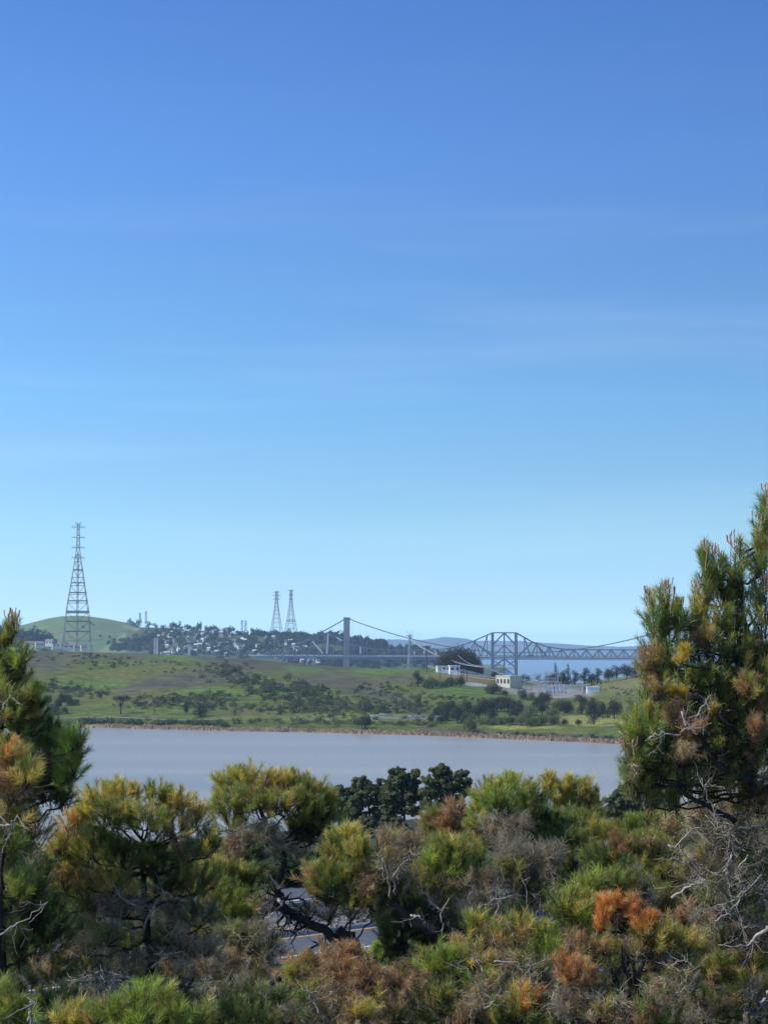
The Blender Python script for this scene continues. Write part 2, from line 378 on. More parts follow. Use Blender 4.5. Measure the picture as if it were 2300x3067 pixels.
# --- mountain range on the horizon
MT = ([-900, 0, 700, 1160, 1200, 1265, 1300, 1327, 1370, 1395, 1417, 1480, 1551, 1633, 1711, 1770, 1868, 1910, 1946, 2100, 2300, 3200],
      [1930, 1925, 1920, 1915, 1916, 1917, 1912, 1908, 1910, 1912, 1918, 1919, 1919, 1926, 1929, 1935, 1937, 1934, 1931, 1927, 1924, 1925])
u_ = np.linspace(-0.34, 0.34, 700); ys = np.linspace(15300, 19500, 60)
U, Yg = np.meshgrid(u_, ys); Xg = U * Yg; px = CX + F * U
zr = CH - (np.interp(px, *MT) - HZ) / F * 17700 + 5 * fbm(px / 26., px * 0 + 3.3)
t = (Yg - 15700) / 2000
Zg = np.where(t < 1, zr * np.clip(t, 0, 1) ** 0.8, zr * (1 - sstep(1, 1.9, t))) + 16 * fbm(Xg / 500., Yg / 500.) * np.clip(t * 3, 0, 1) * np.clip((1 - t) * 4, 0.0, 1) - 4 * (t <= 0)
V = np.stack([Xg, Yg, Zg], -1).reshape(-1, 3); nx, ny = len(u_), len(ys)
ii = (np.arange(ny - 1)[:, None] * nx + np.arange(nx - 1)[None]).ravel()
Fg = np.stack([ii, ii + 1, ii + nx + 1, ii + nx], -1)
c = mixc(np.tile(np.array([0.10, 0.125, 0.10]), (len(V), 1)), np.array([0.17, 0.17, 0.13]), 0.4 + fbm(V[:, 0] / 300., V[:, 1] / 300.))
tag(mesh_np('mountain_range', V, Fg, M['bghill'], col=c, smooth=True), kind='structure')

# --- the viewer's hillside, road shelf and slope down to the bay
RD = np.array([0.742, 0.670]); RN = np.array([-0.670, 0.742]); RP = np.array([-3.9, 87.0]); RZ = 37.0
def near_z(X, Y):
    s = (X - RP[0]) * RN[0] + (Y - RP[1]) * RN[1]
    al = (X - RP[0]) * RD[0] + (Y - RP[1]) * RD[1]
    zc = RZ + (np.clip(-s - 4, 0, 200) / 63.) ** 1.5 * 11.2
    zf = RZ - 37 * np.clip((s - 30) / 340., 0, 1.12) ** 0.9
    z = np.where(s < 0, zc, np.where(s > 30, zf, RZ))
    z = z + 0.5 * fbm(X / 9., Y / 9.) * np.clip((np.abs(s - 13) - 17) / 6, 0, 1)
    return np.where(s > 30, z + 1.5 * fbm(X / 60., Y / 60.) * np.clip((s - 30) / 40, 0, 1), z) - 0.03
xs = np.concatenate([np.linspace(-420, -70, 40), np.arange(-68, 90, 1.0), np.linspace(92, 460, 40)])
ys = np.concatenate([np.arange(-14, 150, 1.0), np.arange(152, 760, 6.0)])
Xg, Yg = np.meshgrid(xs, ys); Zg = near_z(Xg, Yg)
V = np.stack([Xg, Yg, Zg], -1).reshape(-1, 3); nx, ny = len(xs), len(ys)
ii = (np.arange(ny - 1)[:, None] * nx + np.arange(nx - 1)[None]).ravel()
Fg = np.stack([ii, ii + 1, ii + nx + 1, ii + nx], -1)
nzp = fbm(V[:, 0] / 14., V[:, 1] / 14.)
s_ = (V[:, 0] - RP[0]) * RN[0] + (V[:, 1] - RP[1]) * RN[1]
c = mixc(np.tile(np.array([0.09, 0.075, 0.045]), (len(V), 1)), np.array([0.09, 0.13, 0.03]), 0.5 + nzp)
c = mixc(c, np.array([0.085, 0.13, 0.03]), np.exp(-((s_ + 5) / 4.5) ** 2) * 0.95)
c = mixc(c, np.array([0.05, 0.055, 0.028]), sstep(18, 26, s_) * 0.95)
M['near'] = ground_mat('hillside_litter_and_grass', (0.4, 3.0), (0.25, 0.35), 0.6)
tag(mesh_np('hillside', V, Fg, M['near'], col=c, smooth=True), kind='structure')

# --- road: two carriageways with a stony kerbed median
def strip(name, s0, s1, dz, mat, parent=None, a0=-140, a1=260, h=0.0, step=4.0, wob=0.0):
    al = np.arange(a0, a1 + .1, step); V = []
    for a in al:
        for s in (s0, s1):
            p = RP + RD * a + RN * s; V.append((p[0], p[1], RZ + dz))
    if h:
        V2 = [(x, y, z - h) for x, y, z in V]; n = len(V); V += V2
    n2 = len(al); Fs = [(2 * i, 2 * i + 1, 2 * i + 3, 2 * i + 2) for i in range(n2 - 1)]
    if h:
        Fs += [(2 * i, 2 * i + 2, 2 * i + 2 + n, 2 * i + n) for i in range(n2 - 1)]
        Fs += [(2 * i + 1, 2 * i + 3, 2 * i + 3 + n, 2 * i + 1 + n) for i in range(n2 - 1)]
    return mesh_np(name, V, Fs, mat, parent)
road = tag(strip('road', -3.4, 19.5, 0.02, M['asphalt']), kind='structure')
strip('edge_line', -0.1, 0.1, 0.026, M['paintw'], road)
strip('ochre_line', 4.25, 4.45, 0.026, M['painty'], road)
strip('edge_line', 14.8, 15.0, 0.026, M['paintw'], road)
med = strip('median', 4.75, 9.3, 0.17, M['kerb'], road, h=0.2)
mb = MB()
for i in range(1700):
    a = random.uniform(-30, 60); s = random.uniform(5.0, 7.2); p = RP + RD * a + RN * s; r = random.uniform(.04, .13)
    mb.box((p[0], p[1], RZ + .17 + r * .4), (r, r * random.uniform(.6, 1), r * .6), random.uniform(0, 3))
tag(mb.build('median_stones', M['rock']), label='pale loose stones lying on the road median', kind='stuff')
gr = thing('guard_rail', 'grey metal guard rail along the stony median of the road', 'guard rail', (RP[0], RP[1], RZ))
mb = MB()
for k, (dz, off) in enumerate(((0.72, 0.0), (0.62, 0.05), (0.52, 0.0))):
    p0 = RP + RD * -60 + RN * (8.3 + off); p1 = RP + RD * 90 + RN * (8.3 + off)
    mb.bar((p0[0], p0[1], RZ + .17 + dz), (p1[0], p1[1], RZ + .17 + dz), 0.13)
mb.build('rail', M['rail'], gr)
for k in range(38):
    p = RP + RD * (-60 + 4 * k) + RN * 8.5; mb = MB(); mb.box((p[0], p[1], RZ + .5), (.07, .07, .36)); mb.build('post', M['pole'], gr)

# --- water
m, nt, N, L = new_mat('bay_water')
out = N.new('ShaderNodeOutputMaterial'); b = N.new('ShaderNodeBsdfPrincipled'); L.new(b.outputs[0], out.inputs[0])
tc = N.new('ShaderNodeTexCoord'); sp = N.new('ShaderNodeSeparateXYZ'); L.new(tc.outputs['Object'], sp.inputs[0])
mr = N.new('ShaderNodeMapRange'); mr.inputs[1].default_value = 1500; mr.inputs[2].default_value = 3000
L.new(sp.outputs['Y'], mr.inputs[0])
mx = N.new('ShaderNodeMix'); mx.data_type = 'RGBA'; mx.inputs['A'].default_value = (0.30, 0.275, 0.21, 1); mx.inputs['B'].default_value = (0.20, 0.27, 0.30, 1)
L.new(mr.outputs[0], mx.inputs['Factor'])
mp = N.new('ShaderNodeMapping'); mp.inputs['Scale'].default_value = (0.0022, 0.011, 1); L.new(tc.outputs['Object'], mp.inputs[0])
n1 = N.new('ShaderNodeTexNoise'); n1.inputs['Scale'].default_value = 1.0; n1.inputs['Detail'].default_value = 5; L.new(mp.outputs[0], n1.inputs['Vector'])
mr2 = N.new('ShaderNodeMapRange'); mr2.inputs[1].default_value = .3; mr2.inputs[2].default_value = .7; mr2.inputs[3].default_value = .8; mr2.inputs[4].default_value = 1.16
L.new(n1.outputs['Fac'], mr2.inputs[0])
vm = N.new('ShaderNodeVectorMath'); vm.operation = 'MULTIPLY'; L.new(mx.outputs['Result'], vm.inputs[0]); L.new(mr2.outputs[0], vm.inputs[1]); L.new(vm.outputs[0], b.inputs['Base Color'])
b.inputs['Roughness'].default_value = 0.28; b.inputs['IOR'].default_value = 1.33
n2 = N.new('ShaderNodeTexNoise'); n2.inputs['Scale'].default_value = 0.5; n2.inputs['Detail'].default_value = 4; L.new(tc.outputs['Object'], n2.inputs['Vector'])
bp = N.new('ShaderNodeBump'); bp.inputs['Strength'].default_value = 0.8; bp.inputs['Distance'].default_value = 0.8
mr3 = N.new('ShaderNodeMapRange'); mr3.inputs[1].default_value = .38; mr3.inputs[2].default_value = .62; mr3.inputs[3].default_value = .35; mr3.inputs[4].default_value = 1.0
L.new(n1.outputs['Fac'], mr3.inputs[0]); L.new(mr3.outputs[0], bp.inputs['Strength'])
L.new(n2.outputs['Fac'], bp.inputs['Height']); L.new(bp.outputs[0], b.inputs['Normal'])
mb = MB(); mb.add([(-9000, -300, 0), (9000, -300, 0), (9000, 19900, 0), (-9000, 19900, 0)], [(0, 1, 2, 3)])
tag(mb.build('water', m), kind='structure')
mb = MB(); mb.add([(-9000, -400, -8), (9000, -400, -8), (9000, 20000, -8), (-9000, 20000, -8)], [(0, 1, 2, 3)])
tag(mb.build('seabed', M['rock']), kind='structure')

# --- the air
m, nt, N, L = new_mat('haze_air')
out = N.new('ShaderNodeOutputMaterial'); pv = N.new('ShaderNodeVolumePrincipled'); L.new(pv.outputs[0], out.inputs['Volume'])
pv.inputs['Color'].default_value = (0.55, 0.78, 1.0, 1); pv.inputs['Density'].default_value = 4.6e-5; pv.inputs['Anisotropy'].default_value = 0.2
mb = MB(); mb.box((0, 9800, 103), (9300, 10400, 112)); hz = mb.build('haze', m)
tag(hz, label='thin blue air haze over the bay', kind='stuff')

# --- shoreline reeds
n = 9000
pxr = rng.uniform(-100, 2050, n); shp = np.interp(pxr, *SH); Ds = CH * F / (shp - HZ)
Dd = Ds + rng.uniform(-1.0, 9.0, n); Xr = (pxr - CX) / F * Dd
gap = vnoise(pxr / 60., pxr * 0) + 0.5 * vnoise(pxr / 13., pxr * 0 + 5)
keep = (gap > -0.25) | (pxr > 620); Xr, Dd, pxr = Xr[keep], Dd[keep], pxr[keep]; n = len(Xr)
zb = np.maximum(pen_z(Xr, Dd), -0.1); hh = rng.uniform(1.0, 2.6, n) * (0.8 + 0.4 * vnoise(pxr / 20., pxr * 0 + 2)); ww = rng.uniform(.4, 1.1, n)
V = np.stack([np.stack([Xr - ww, Dd, zb], -1), np.stack([Xr + ww, Dd + rng.uniform(-.6, .6, n), zb], -1), np.stack([Xr + rng.uniform(-.8, .8, n), Dd + .3, zb + hh], -1)], 1).reshape(-1, 3)
cc = np.repeat(np.array([0.40, 0.27, 0.18]) * rng.uniform(0.55, 1.3, (n, 1)) * np.array([1, 1, 1]), 3, 0)
tag(mesh_np('shore_reeds', V, np.arange(3 * n).reshape(-1, 3), M['leaf'], col=cc), label='dry tan reeds along the far shoreline of the bay', kind='stuff')

# --- shore path
def path_strip(name, pts, wd, mat):
    V = []
    for i, (a, b_) in enumerate(pts):
        p = on_pen(a, b_); V += [(p[0], p[1] - wd / 2, pen_z(p[0], p[1] - wd / 2) + .18), (p[0], p[1] + wd / 2, pen_z(p[0], p[1] + wd / 2) + .18)]
    Fs = [(2 * i, 2 * i + 2, 2 * i + 3, 2 * i + 1) for i in range(len(pts) - 1)]
    return tag(mesh_np(name, V, Fs, mat), kind='structure')
M['dirt'] = pmat('dusty_path', (0.17, 0.155, 0.13), 0.95, nscale=.05, namt=0.3)
path_strip('shore_path', [(x, 2149 + 0.01 * (x - 180) + 3 * math.sin(x / 70)) for x in range(170, 700, 12)], 5, M['dirt'])
path_strip('parking_area', [(x, 2149 + 0.01 * (x - 1000)) for x in range(1100, 1320, 12)], 12, M['dirt'])
# ================================================================== STRUCTURES
# --- lattice transmission towers
def lattice_tower(name, label, px, D, base_py, top_py, prof, arms, bw, mat, group=None, base_z=None, yaw=0.5, crown=None, shaft=False, nseg=14, rings=()):
    """prof: (row, half width in rows) pairs from top to bottom; arms: (row, half width)"""
    s = D / F; zrow = lambda r: CH - (r - HZ) * s
    bx = (px - CX) * s; bz = zrow(base_py) if base_z is None else base_z
    t = thing(name, label, 'pylon', (bx, D, bz), group)
    rows = [p[0] for p in prof]; hws = [p[1] * s for p in prof]
    hw = lambda r: float(np.interp(r, rows, hws))
    lv = list(np.interp(np.linspace(0, 1, nseg + 1) ** 1.35, [0, 1], [rows[0], rows[-1]]))
    ca, sa = math.cos(yaw), math.sin(yaw); q = 1 / (abs(ca) + abs(sa))
    def cor(r, k):
        h = hw(r) * q; x, y = ((-1, -1), (1, -1), (1, 1), (-1, 1))[k]
        return (bx + h * (x * ca - y * sa), D + h * (x * sa + y * ca), zrow(r))
    for k in range(4):
        m = MB()
        for a, b in zip(lv[:-1], lv[1:]): m.bar(cor(a, k), cor(b, k), bw)
        p = cor(lv[-1], k); m.bar(p, (p[0], p[1], p[2] - 3), bw * 1.4)
        m.build('leg', mat, t)
    m = MB()
    for i, (a, b) in enumerate(zip(lv[:-1], lv[1:])):
        for k in range(4):
            k2 = (k + 1) % 4
            if hw(a) > 2.5 * bw:
                mid = (np.array(cor(b, k)) + np.array(cor(b, k2))) / 2
                m.bar(cor(a, k), mid, bw * .5, caps=False); m.bar(cor(a, k2), mid, bw * .5, caps=False)
            else:
                m.bar(cor(a, k), cor(b, k2), bw * .55, caps=False)
            m.bar(cor(b, k), cor(b, k2), bw * .6, caps=False) if i < nseg - 1 else None
    for r in rings:
        for k in range(4): m.bar(cor(r, k), cor(r, (k + 1) % 4), bw * 1.3, caps=False)
    m.build('bracing', mat, t)
    if shaft:
        m = MB(); r0, r1 = shaft; h = bw * 1.5; zz = np.linspace(zrow(r0), zrow(r1), 34)
        for x, y in ((-h, -h), (h, -h), (h, h), (-h, h)): m.bar((bx + x, D + y, zz[0]), (bx + x, D + y, zz[-1]), bw * .45)
        for i in range(33):
            sg = 1 if i % 2 else -1
            m.bar((bx - sg * h * 1.6, D - h, zz[i]), (bx + sg * h * 1.6, D + h, zz[i + 1]), bw * .9)
            m.bar((bx - h, D + h * sg, zz[i]), (bx + h, D - h * sg, zz[i]), bw * .35)
        m.build('stair_shaft', mat, t)
    for r, w in arms:
        m = MB(); W = w * s; z = zrow(r); c2, s2 = math.cos(yaw * 0.3), math.sin(yaw * 0.3)
        for o in (-bw, bw):
            m.bar((bx - W * c2 - o * s2, D - W * s2 + o, z), (bx + W * c2 - o * s2, D + W * s2 + o, z), bw * .8)
        for sx in (-1, 1):
            m.bar((bx + sx * W * c2, D + sx * W * s2, z), (bx, D, z + W * .35), bw * .5)
            m.bar((bx + sx * W * c2 * .5, D + sx * W * s2 * .5, z), (bx, D, z - W * .3), bw * .45)
        a = m.build('cross_arm', mat, t)
        for sx in (-1, 1):
            for f in (1.0, .62):
                m = MB(); m.tube([(bx + sx * W * c2 * f, D + sx * W * s2 * f, z), (bx + sx * W * c2 * f, D + sx * W * s2 * f, z - W * .3)], bw * .3, 5)
                m.build('insulator', M['porcelain'], a)
    if crown:
        m = MB(); r, w = crown; W = w * s
        for sx in (-1, 1):
            m.bar((bx, D, zrow(rows[0] + 8)), (bx + sx * W, D, zrow(r)), bw * .6); m.bar((bx + sx * W, D, zrow(r)), (bx + sx * W * .1, D, zrow(rows[0])), bw * .45)
            m.bar((bx + sx * W, D, zrow(r)), (bx + sx * W * .9, D, zrow(rows[0] + 9)), bw * .4)
        m.build('peak_horns', mat, t)
    return t

lattice_tower('transmission_tower', 'very tall steel lattice pylon with four cross arms left of the town hill', 234, 2120, 1950, 1568,
    [(1568, 3.5), (1640, 5.5), (1671, 9), (1700, 15), (1746, 23), (1829, 38), (1900, 45), (1950, 51)],
    [(1579, 20), (1610, 19.5), (1640, 19), (1671, 19)], 0.5, M['galv'], crown=(1564, 9), shaft=(1660, 1948), nseg=17,
    rings=(1708, 1746, 1775, 1800, 1831, 1836, 1861, 1892), yaw=0.2)
lattice_tower('transmission_tower', 'left one of two tall pylons close together on the far hill skyline', 829, 4800, 1893, 1771,
    [(1771, 3), (1800, 4), (1835, 9), (1893, 19)], [(1774, 10), (1784, 12), (1795, 11)], .8, M['farsteel'], 'tall paired pylons on the far hill', yaw=.3, nseg=12)
lattice_tower('transmission_tower', 'slightly taller right one of two tall pylons close together on the skyline', 872, 4800, 1896, 1768,
    [(1768, 3), (1800, 4), (1835, 9), (1896, 20)], [(1769, 9), (1782, 8), (1795, 7)], .8, M['farsteel'], 'tall paired pylons on the far hill', yaw=.4, nseg=12, rings=(1858, 1862))
for x, tp, bp, l in ((726, 1858, 1893, 'left twin of the small square pylon pair on the far hill skyline'), (737, 1859, 1895, 'right twin of the small square pylon pair on the far hill skyline'),
                     (421, 1835, 1868, 'shorter of the two faint small pylons behind the round trees beside the green hill'), (439, 1831, 1866, 'taller of the two faint small pylons behind the round trees beside the green hill')):
    lattice_tower('transmission_tower', l, x, 5100, bp, tp, [(tp, 2.2), (tp + 12, 2.6), (bp, 3.6)], [(tp + 2, 4.5), (tp + 10, 4.0)], 0.4, M['farsteel'], 'small distant pylons', nseg=8)
lattice_tower('transmission_tower', 'pale lattice pylon with V shaped horns in front of the suspension bridge cable', 1227, 1960, 2010, 1901,
    [(1901, 3), (1932, 3.5), (1975, 6), (2010, 10)], [(1905, 11), (1912, 8), (1926, 13)], 0.36, M['equip'], crown=(1888, 9), nseg=12, yaw=.5)

# --- utility poles
for i, (x, tp, bp, D, hz_, l) in enumerate([(1279, 1934, 2016, 1790, 1, 'tall thin dark wooden pole in front of the bridge deck'),
        (1371, 1950, 2014, 1760, 1, 'power pole standing before the big dark tree dome'),
        (1451, 1995, 2040, 1740, 1, 'pale power pole at the right foot of the big dark tree dome'),
        (1671, 2003, 2068, 1700, 0, 'tall plain mast rising over the substation before the dark trees'),
        (1660, 2056, 2100, 1600, 0, 'dark pole at the front of the substation'),
        (1798, 2040, 2078, 1650, 1, 'pole beside the small white building right of the substation'),
        (1318, 2008, 2038, 1700, 0, 'short post left of the orange grass bank below the white building'),
        (1352, 2012, 2042, 1700, 0, 'short post in the middle of the orange grass bank'),
        (1398, 2018, 2048, 1700, 0, 'short post right on the orange grass bank'),
        (162, 2024, 2062, 1560, 0, 'dark pole among bushes on the left slope')]):
    s = D / F; b = at(x, bp, D); t_ = at(x, tp, D)
    o = thing('utility_pole', l, 'pole', b, 'utility poles'); m = MB(); m.tube([b - [0, 0, 3], t_], [.34, .22], 6); m.build('pole', M['pole'] if i not in (2, 3) else M['galv'], o)
    if hz_:
        m = MB(); m.box(t_ - [0, 0, 1.2], (1.7, .12, .12), .4); a = m.build('cross_arm', M['pole'], o)
        for k in (-1.4, 0, 1.4):
            m = MB(); m.tube([t_ + [k, k * .4, -1.1], t_ + [k, k * .4, -.6]], .12, 5); m.build('insulator', M['porcelain'], a)

def wire(label, pts, sag, r=.12, group='power lines'):
    m = MB(); a, b = np.array(pts[0]), np.array(pts[1]); n = 14
    m.tube([a + (b - a) * t - np.array([0, 0, sag * 4 * t * (1 - t)]) for t in np.linspace(0, 1, n)], r, 4)
    return tag(m.build('power_line', M['palesteel'], origin=a), label, 'cable', group)
for i, (p, q, D0, D1, sg, l) in enumerate([((1214, 1905), (1451, 1998), 1960, 1740, 6, 'upper pale power line sagging from the horned pylon to the pole by the tree dome'),
        ((1240, 1926), (1452, 1999), 1960, 1740, 5, 'lower pale power line sagging from the horned pylon to the pole by the tree dome'),
        ((1279, 1992), (1500, 2030), 1790, 1700, 2, 'pale power line running past the white building to the substation'),
        ((1280, 1996), (1560, 2040), 1790, 1690, 3, 'long pale power line along the top of the orange grass bank'),
        ((1371, 1962), (1452, 1990), 1760, 1740, 4, 'short drooping power line in front of the tree dome'),
        ((1452, 1998), (1671, 2040), 1740, 1700, 4, 'power line from pole by the tree dome across the substation'),
        ((1560, 2036), (1760, 2050), 1680, 1660, 3, 'power line over the right half of the substation')]):
    wire(l, (at(*p, D0), at(*q, D1)), sg, .14)

# --- concrete towers behind the ridge
for i, (x0, x1, tp, l) in enumerate([(462, 467, 1911, 'left shaft of the taller pair of pale concrete bridge piers behind the ridge'), (469, 475, 1911, 'right shaft of the taller pair of pale concrete bridge piers behind the ridge'), (564, 571, 1929, 'single shorter pale concrete pier behind the ridge')]):
    D = 2500; a = at((x0 + x1) / 2, tp, D); r = (x1 - x0) / 2 * D / F
    o = thing('concrete_pier', l, 'pier', (a[0], D, 0), 'concrete piers'); m = MB(); m.box((a[0], D, (a[2] - 1) / 2 - 2), (r, r, (a[2] - 1) / 2 + 2)); m.build('shaft', M['conc'], o)
    m = MB(); m.box((a[0], D, a[2] - .5), (r * 1.2, r * 1.2, .497)); m.build('cap', M['conc'], o)

# --- bridges
BD = 3900.0; S = BD / F
def W(px, py, dy=0.0): return np.array([(px - CX) * S, BD + dy, CH - (py - HZ) * S])
tb = thing('cantilever_bridge', 'grey steel cantilever truss bridge with two humps and braced central tower over the strait', 'bridge', W(1150, 1968) * [1, 1, 0])
dk = lambda x: 1965.5 + 4.5 * (x - 850) / 1050.
TOP = [(792, 1958), (830, 1949), (870, 1938), (900, 1928), (936, 1914), (965, 1901), (983, 1897), (1008, 1908), (1045, 1925), (1081, 1937), (1120, 1944), (1165, 1947), (1305, 1946), (1340, 1943), (1392, 1930), (1430, 1915),
       (1474, 1895.5), (1509, 1895.5), (1544, 1895.5), (1591, 1922), (1640, 1938), (1680, 1944), (1740, 1946), (2050, 1947), (2300, 1947)]
topy = lambda x: float(np.interp(x, [t[0] for t in TOP], [t[1] for t in TOP]))
nodes = [792 + 18.5 * i for i in range(0, 82)]
for dy in (-10, 10):
    m = MB()
    for a, b in zip(TOP[:-1], TOP[1:]): m.bar(W(*a, dy), W(*b, dy), 2.0)
    m.build('top_chord', M['steel'], tb)
    m = MB()
    for i, x in enumerate(nodes):
        h = dk(x) - topy(x)
        big = h > 34
        if 1465 < x < 1552: continue
        if i % 2 == 0:
            m.bar(W(x, topy(x), dy), W(x, dk(x), dy), 1.0 if not big else .8, caps=False)
        if i < len(nodes) - 1 and not 1450 < x < 1552:
            x2 = nodes[i + 1]
            a, b = (W(x, dk(x), dy), W(x2, topy(x2), dy)) if i % 2 else (W(x, topy(x), dy), W(x2, dk(x2), dy))
            m.bar(a, b, 1.15, caps=False)
    for (xa, ya, xb, yb) in ((1434, 1934, 1474, 1962), (1592, 1924, 1550, 1966), (1420, 1925, 1474, 1966), (1600, 1925, 1636, 1966)):
        m.bar(W(xa, ya, dy), W(xb, yb, dy), 1.9)
    m.build('web_truss', M['steel'], tb)
m = MB()
for x in nodes: m.bar(W(x, topy(x), -10), W(x, topy(x), 10), .7)
m.build('sway_bracing', M['steel'], tb)
m = MB(); m.bar(W(780, dk(780) + 2), W(2300, dk(2300) + 2), 1.6)
Vd = []
for x in (770, 2330):
    for dy in (-11, 11):
        for dz in (0, -2.4): p = W(x, dk(x), dy); Vd.append((p[0], p[1], p[2] + dz))
m = MB(); m.add(Vd, [(0, 1, 3, 2), (4, 6, 7, 5), (0, 4, 5, 1), (2, 3, 7, 6), (0, 2, 6, 4), (1, 5, 7, 3)]); m.build('deck', M['steel'], tb)
m = MB()
for dy in (-11.2, 11.2): m.bar(W(770, dk(770) - 1.2, dy), W(2330, dk(2330) - 1.2, dy), .55)
m.build('railing', M['palesteel'], tb)
m = MB()
for dy in (-10.5, 10.5): m.bar(W(770, dk(770) + 6.5, dy), W(2330, dk(2330) + 6.5, dy), 1.3)
m.build('bottom_chord', M['steel'], tb)
for xl, xr, ty in ((1474, 1544, 1895.5), (966, 1000, 1902)):
    if xl > 1200:
        for x in (xl, xr):
            for dy in (-10, 10):
                m = MB(); m.bar(W(x, ty, dy), W(x, 2034, dy), 4.2, 5.0); m.build('tower_leg', M['steel'], tb)
        m = MB(); xm = (xl + xr) / 2
        for dy in (-10, 10):
            m.bar(W(xm, ty, dy), W(xm, 2020, dy), 1.6)
            for (xa, ya, xb, yb, w_) in ((xm, ty, xl, 1933, 1.9), (xm, ty, xr, 1933, 1.9), (xm, 1934, xl, 1966, 1.4), (xm, 1934, xr, 1966, 1.4), (xl, 1934, xr, 1934, 1.0), (xm, 1973, xl, 2000, 2.0), (xm, 1973, xr, 2000, 2.0), (xl, 1976, xm - 12, 1992, 1.2), (xr, 1976, xm + 12, 1992, 1.2),
                                     (xl, 2001, xr, 2001, 1.3), (xm, 2002, xl, 2026, 1.8), (xm, 2002, xr, 2026, 1.8)):
                m.bar(W(xa, ya, dy), W(xb, yb, dy), w_)
        m.build('tower_bracing', M['steel'], tb)
        m = MB(); m.box(W(xm, 2037), (30, 16, 3)); m.build('pier_footing', M['conc'], tb)
    else:
        for x in (978, 983):
            m = MB(); m.bar(W(x, 1899), W(x - 1, 2036), 1.8); m.build('tower_leg', M['steel'], tb)
# members of the left hump, sunlight put into their pale colour
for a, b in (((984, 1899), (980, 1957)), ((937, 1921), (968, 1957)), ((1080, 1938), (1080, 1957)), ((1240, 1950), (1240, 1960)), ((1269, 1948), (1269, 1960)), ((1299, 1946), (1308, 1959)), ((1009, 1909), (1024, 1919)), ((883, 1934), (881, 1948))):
    m = MB(); m.bar(W(*a, -11.5), W(*b, -11.5), 2.1); m.build('sunlit_tone_post', M['palesteel'], tb, label='truss post coloured pale as if sunlit')
for x in (860, 920, 1120, 1190, 1260, 1330, 1400, 1640, 1760, 1880, 2000):
    if x in (1400,): continue
    m = MB(); 
    for dy in (-8, 8): m.bar(W(x, 1972, dy), W(x, 2038, dy), 2.2)
    if x < 1000 or x > 2100: m.build('pier', M['conc'], tb)

sb = thing('suspension_bridge', 'suspension bridge with solid grey concrete tower and long drooping cables behind the truss bridge', 'bridge', W(1037, 1968, 70) * [1, 1, 0])
def cab(x):
    if 1037 <= x <= 2100: return 1955 - 105 * (1 - ((x - 1568.5) / 531.5) ** 2) + 0.0 if False else 1850 + 105 * (1 - ((x - 1568.5) / 531.5) ** 2)
    if x < 1037: t = (1037 - x) / 235.; return 1850 + 113 * (1.25 * t - .25 * t * t)
    t = (x - 2100) / 235.; return 1850 + 113 * (1.25 * t - .25 * t * t)
for dy in (40, 70):
    m = MB(); xs_ = list(np.linspace(802, 1037, 12)) + list(np.linspace(1037, 2100, 50))[1:] + list(np.linspace(2100, 2335, 12))[1:]
    m.tube([W(x, cab(x), dy) for x in xs_], 0.75, 5); m.build('main_cable', M['cable'], sb)
for dy in (40,):
    for x in list(np.arange(820, 1026, 22)) + list(np.arange(1055, 2095, 22)):
        m = MB(); m.bar(W(x, cab(x), dy), W(x, 1963, dy), .22, caps=False); m.build('suspender', M['palesteel'], sb)
for xt in (1037.5, 2100):
    m = MB()
    for dy in (36, 74):
        a = W(xt, 1852, dy); b = W(xt - 1.5, 2040, dy); m.bar(a, b, 11.4, 11.8)
    t_ = m.build('tower', M['darkconc'], sb)
    m = MB()
    for r in (1856, 1972, 2020): m.box(W(xt, r, 55), (4.6, 16, 3.4))
    m.build('cross_strut', M['darkconc'], t_)
    m = MB(); m.box(W(xt, 1850.3, 36), (6.2, 6.2, 1.15)); m.box(W(xt, 1850.3, 74), (6.2, 6.2, 1.15)); m.build('saddle_housing', M['darkconc'], t_)
Vd = []
for x in (740, 2400):
    for dy in (41, 69):
        for dz in (1.2, -1.6): p = W(x, 1962.5 + (x - 800) * .0035, dy); Vd.append((p[0], p[1], p[2] + dz))
m = MB(); m.add(Vd, [(0, 1, 3, 2), (4, 6, 7, 5), (0, 4, 5, 1), (2, 3, 7, 6), (0, 2, 6, 4), (1, 5, 7, 3)]); m.build('deck', M['conc'], sb)

# truck and cars on the deck
def truck(px_, L_, label, mat, group):
    b = W(px_, dk(px_), -6); o = thing('lorry', label, 'lorry', b, group)
    m = MB(); m.box(b + [0, 0, 2.9], (L_ / 2, 1.3, 1.5)); m.build('trailer', mat, o)
    m = MB(); m.box(b + [-L_ / 2 - 1.8, 0, 2.0], (1.3, 1.2, 1.3)); m.box(b + [-L_ / 2 - 2.2, 0, 3.5], (.8, 1.1, .2)); cb_ = m.build('cab', mat, o)
    for x in (-L_ / 2 - 1.8, -L_ / 2 + 1, L_ / 2 - 2.3, L_ / 2 - 1):
        m = MB(); m.tube([b + [x, -1.3, .55], b + [x, 1.3, .55]], .55, 10); m.build('wheel', M['tyre'], o)
truck(1588, 11, 'long dark lorry crossing the truss bridge right of its tower', M['truck'], None)

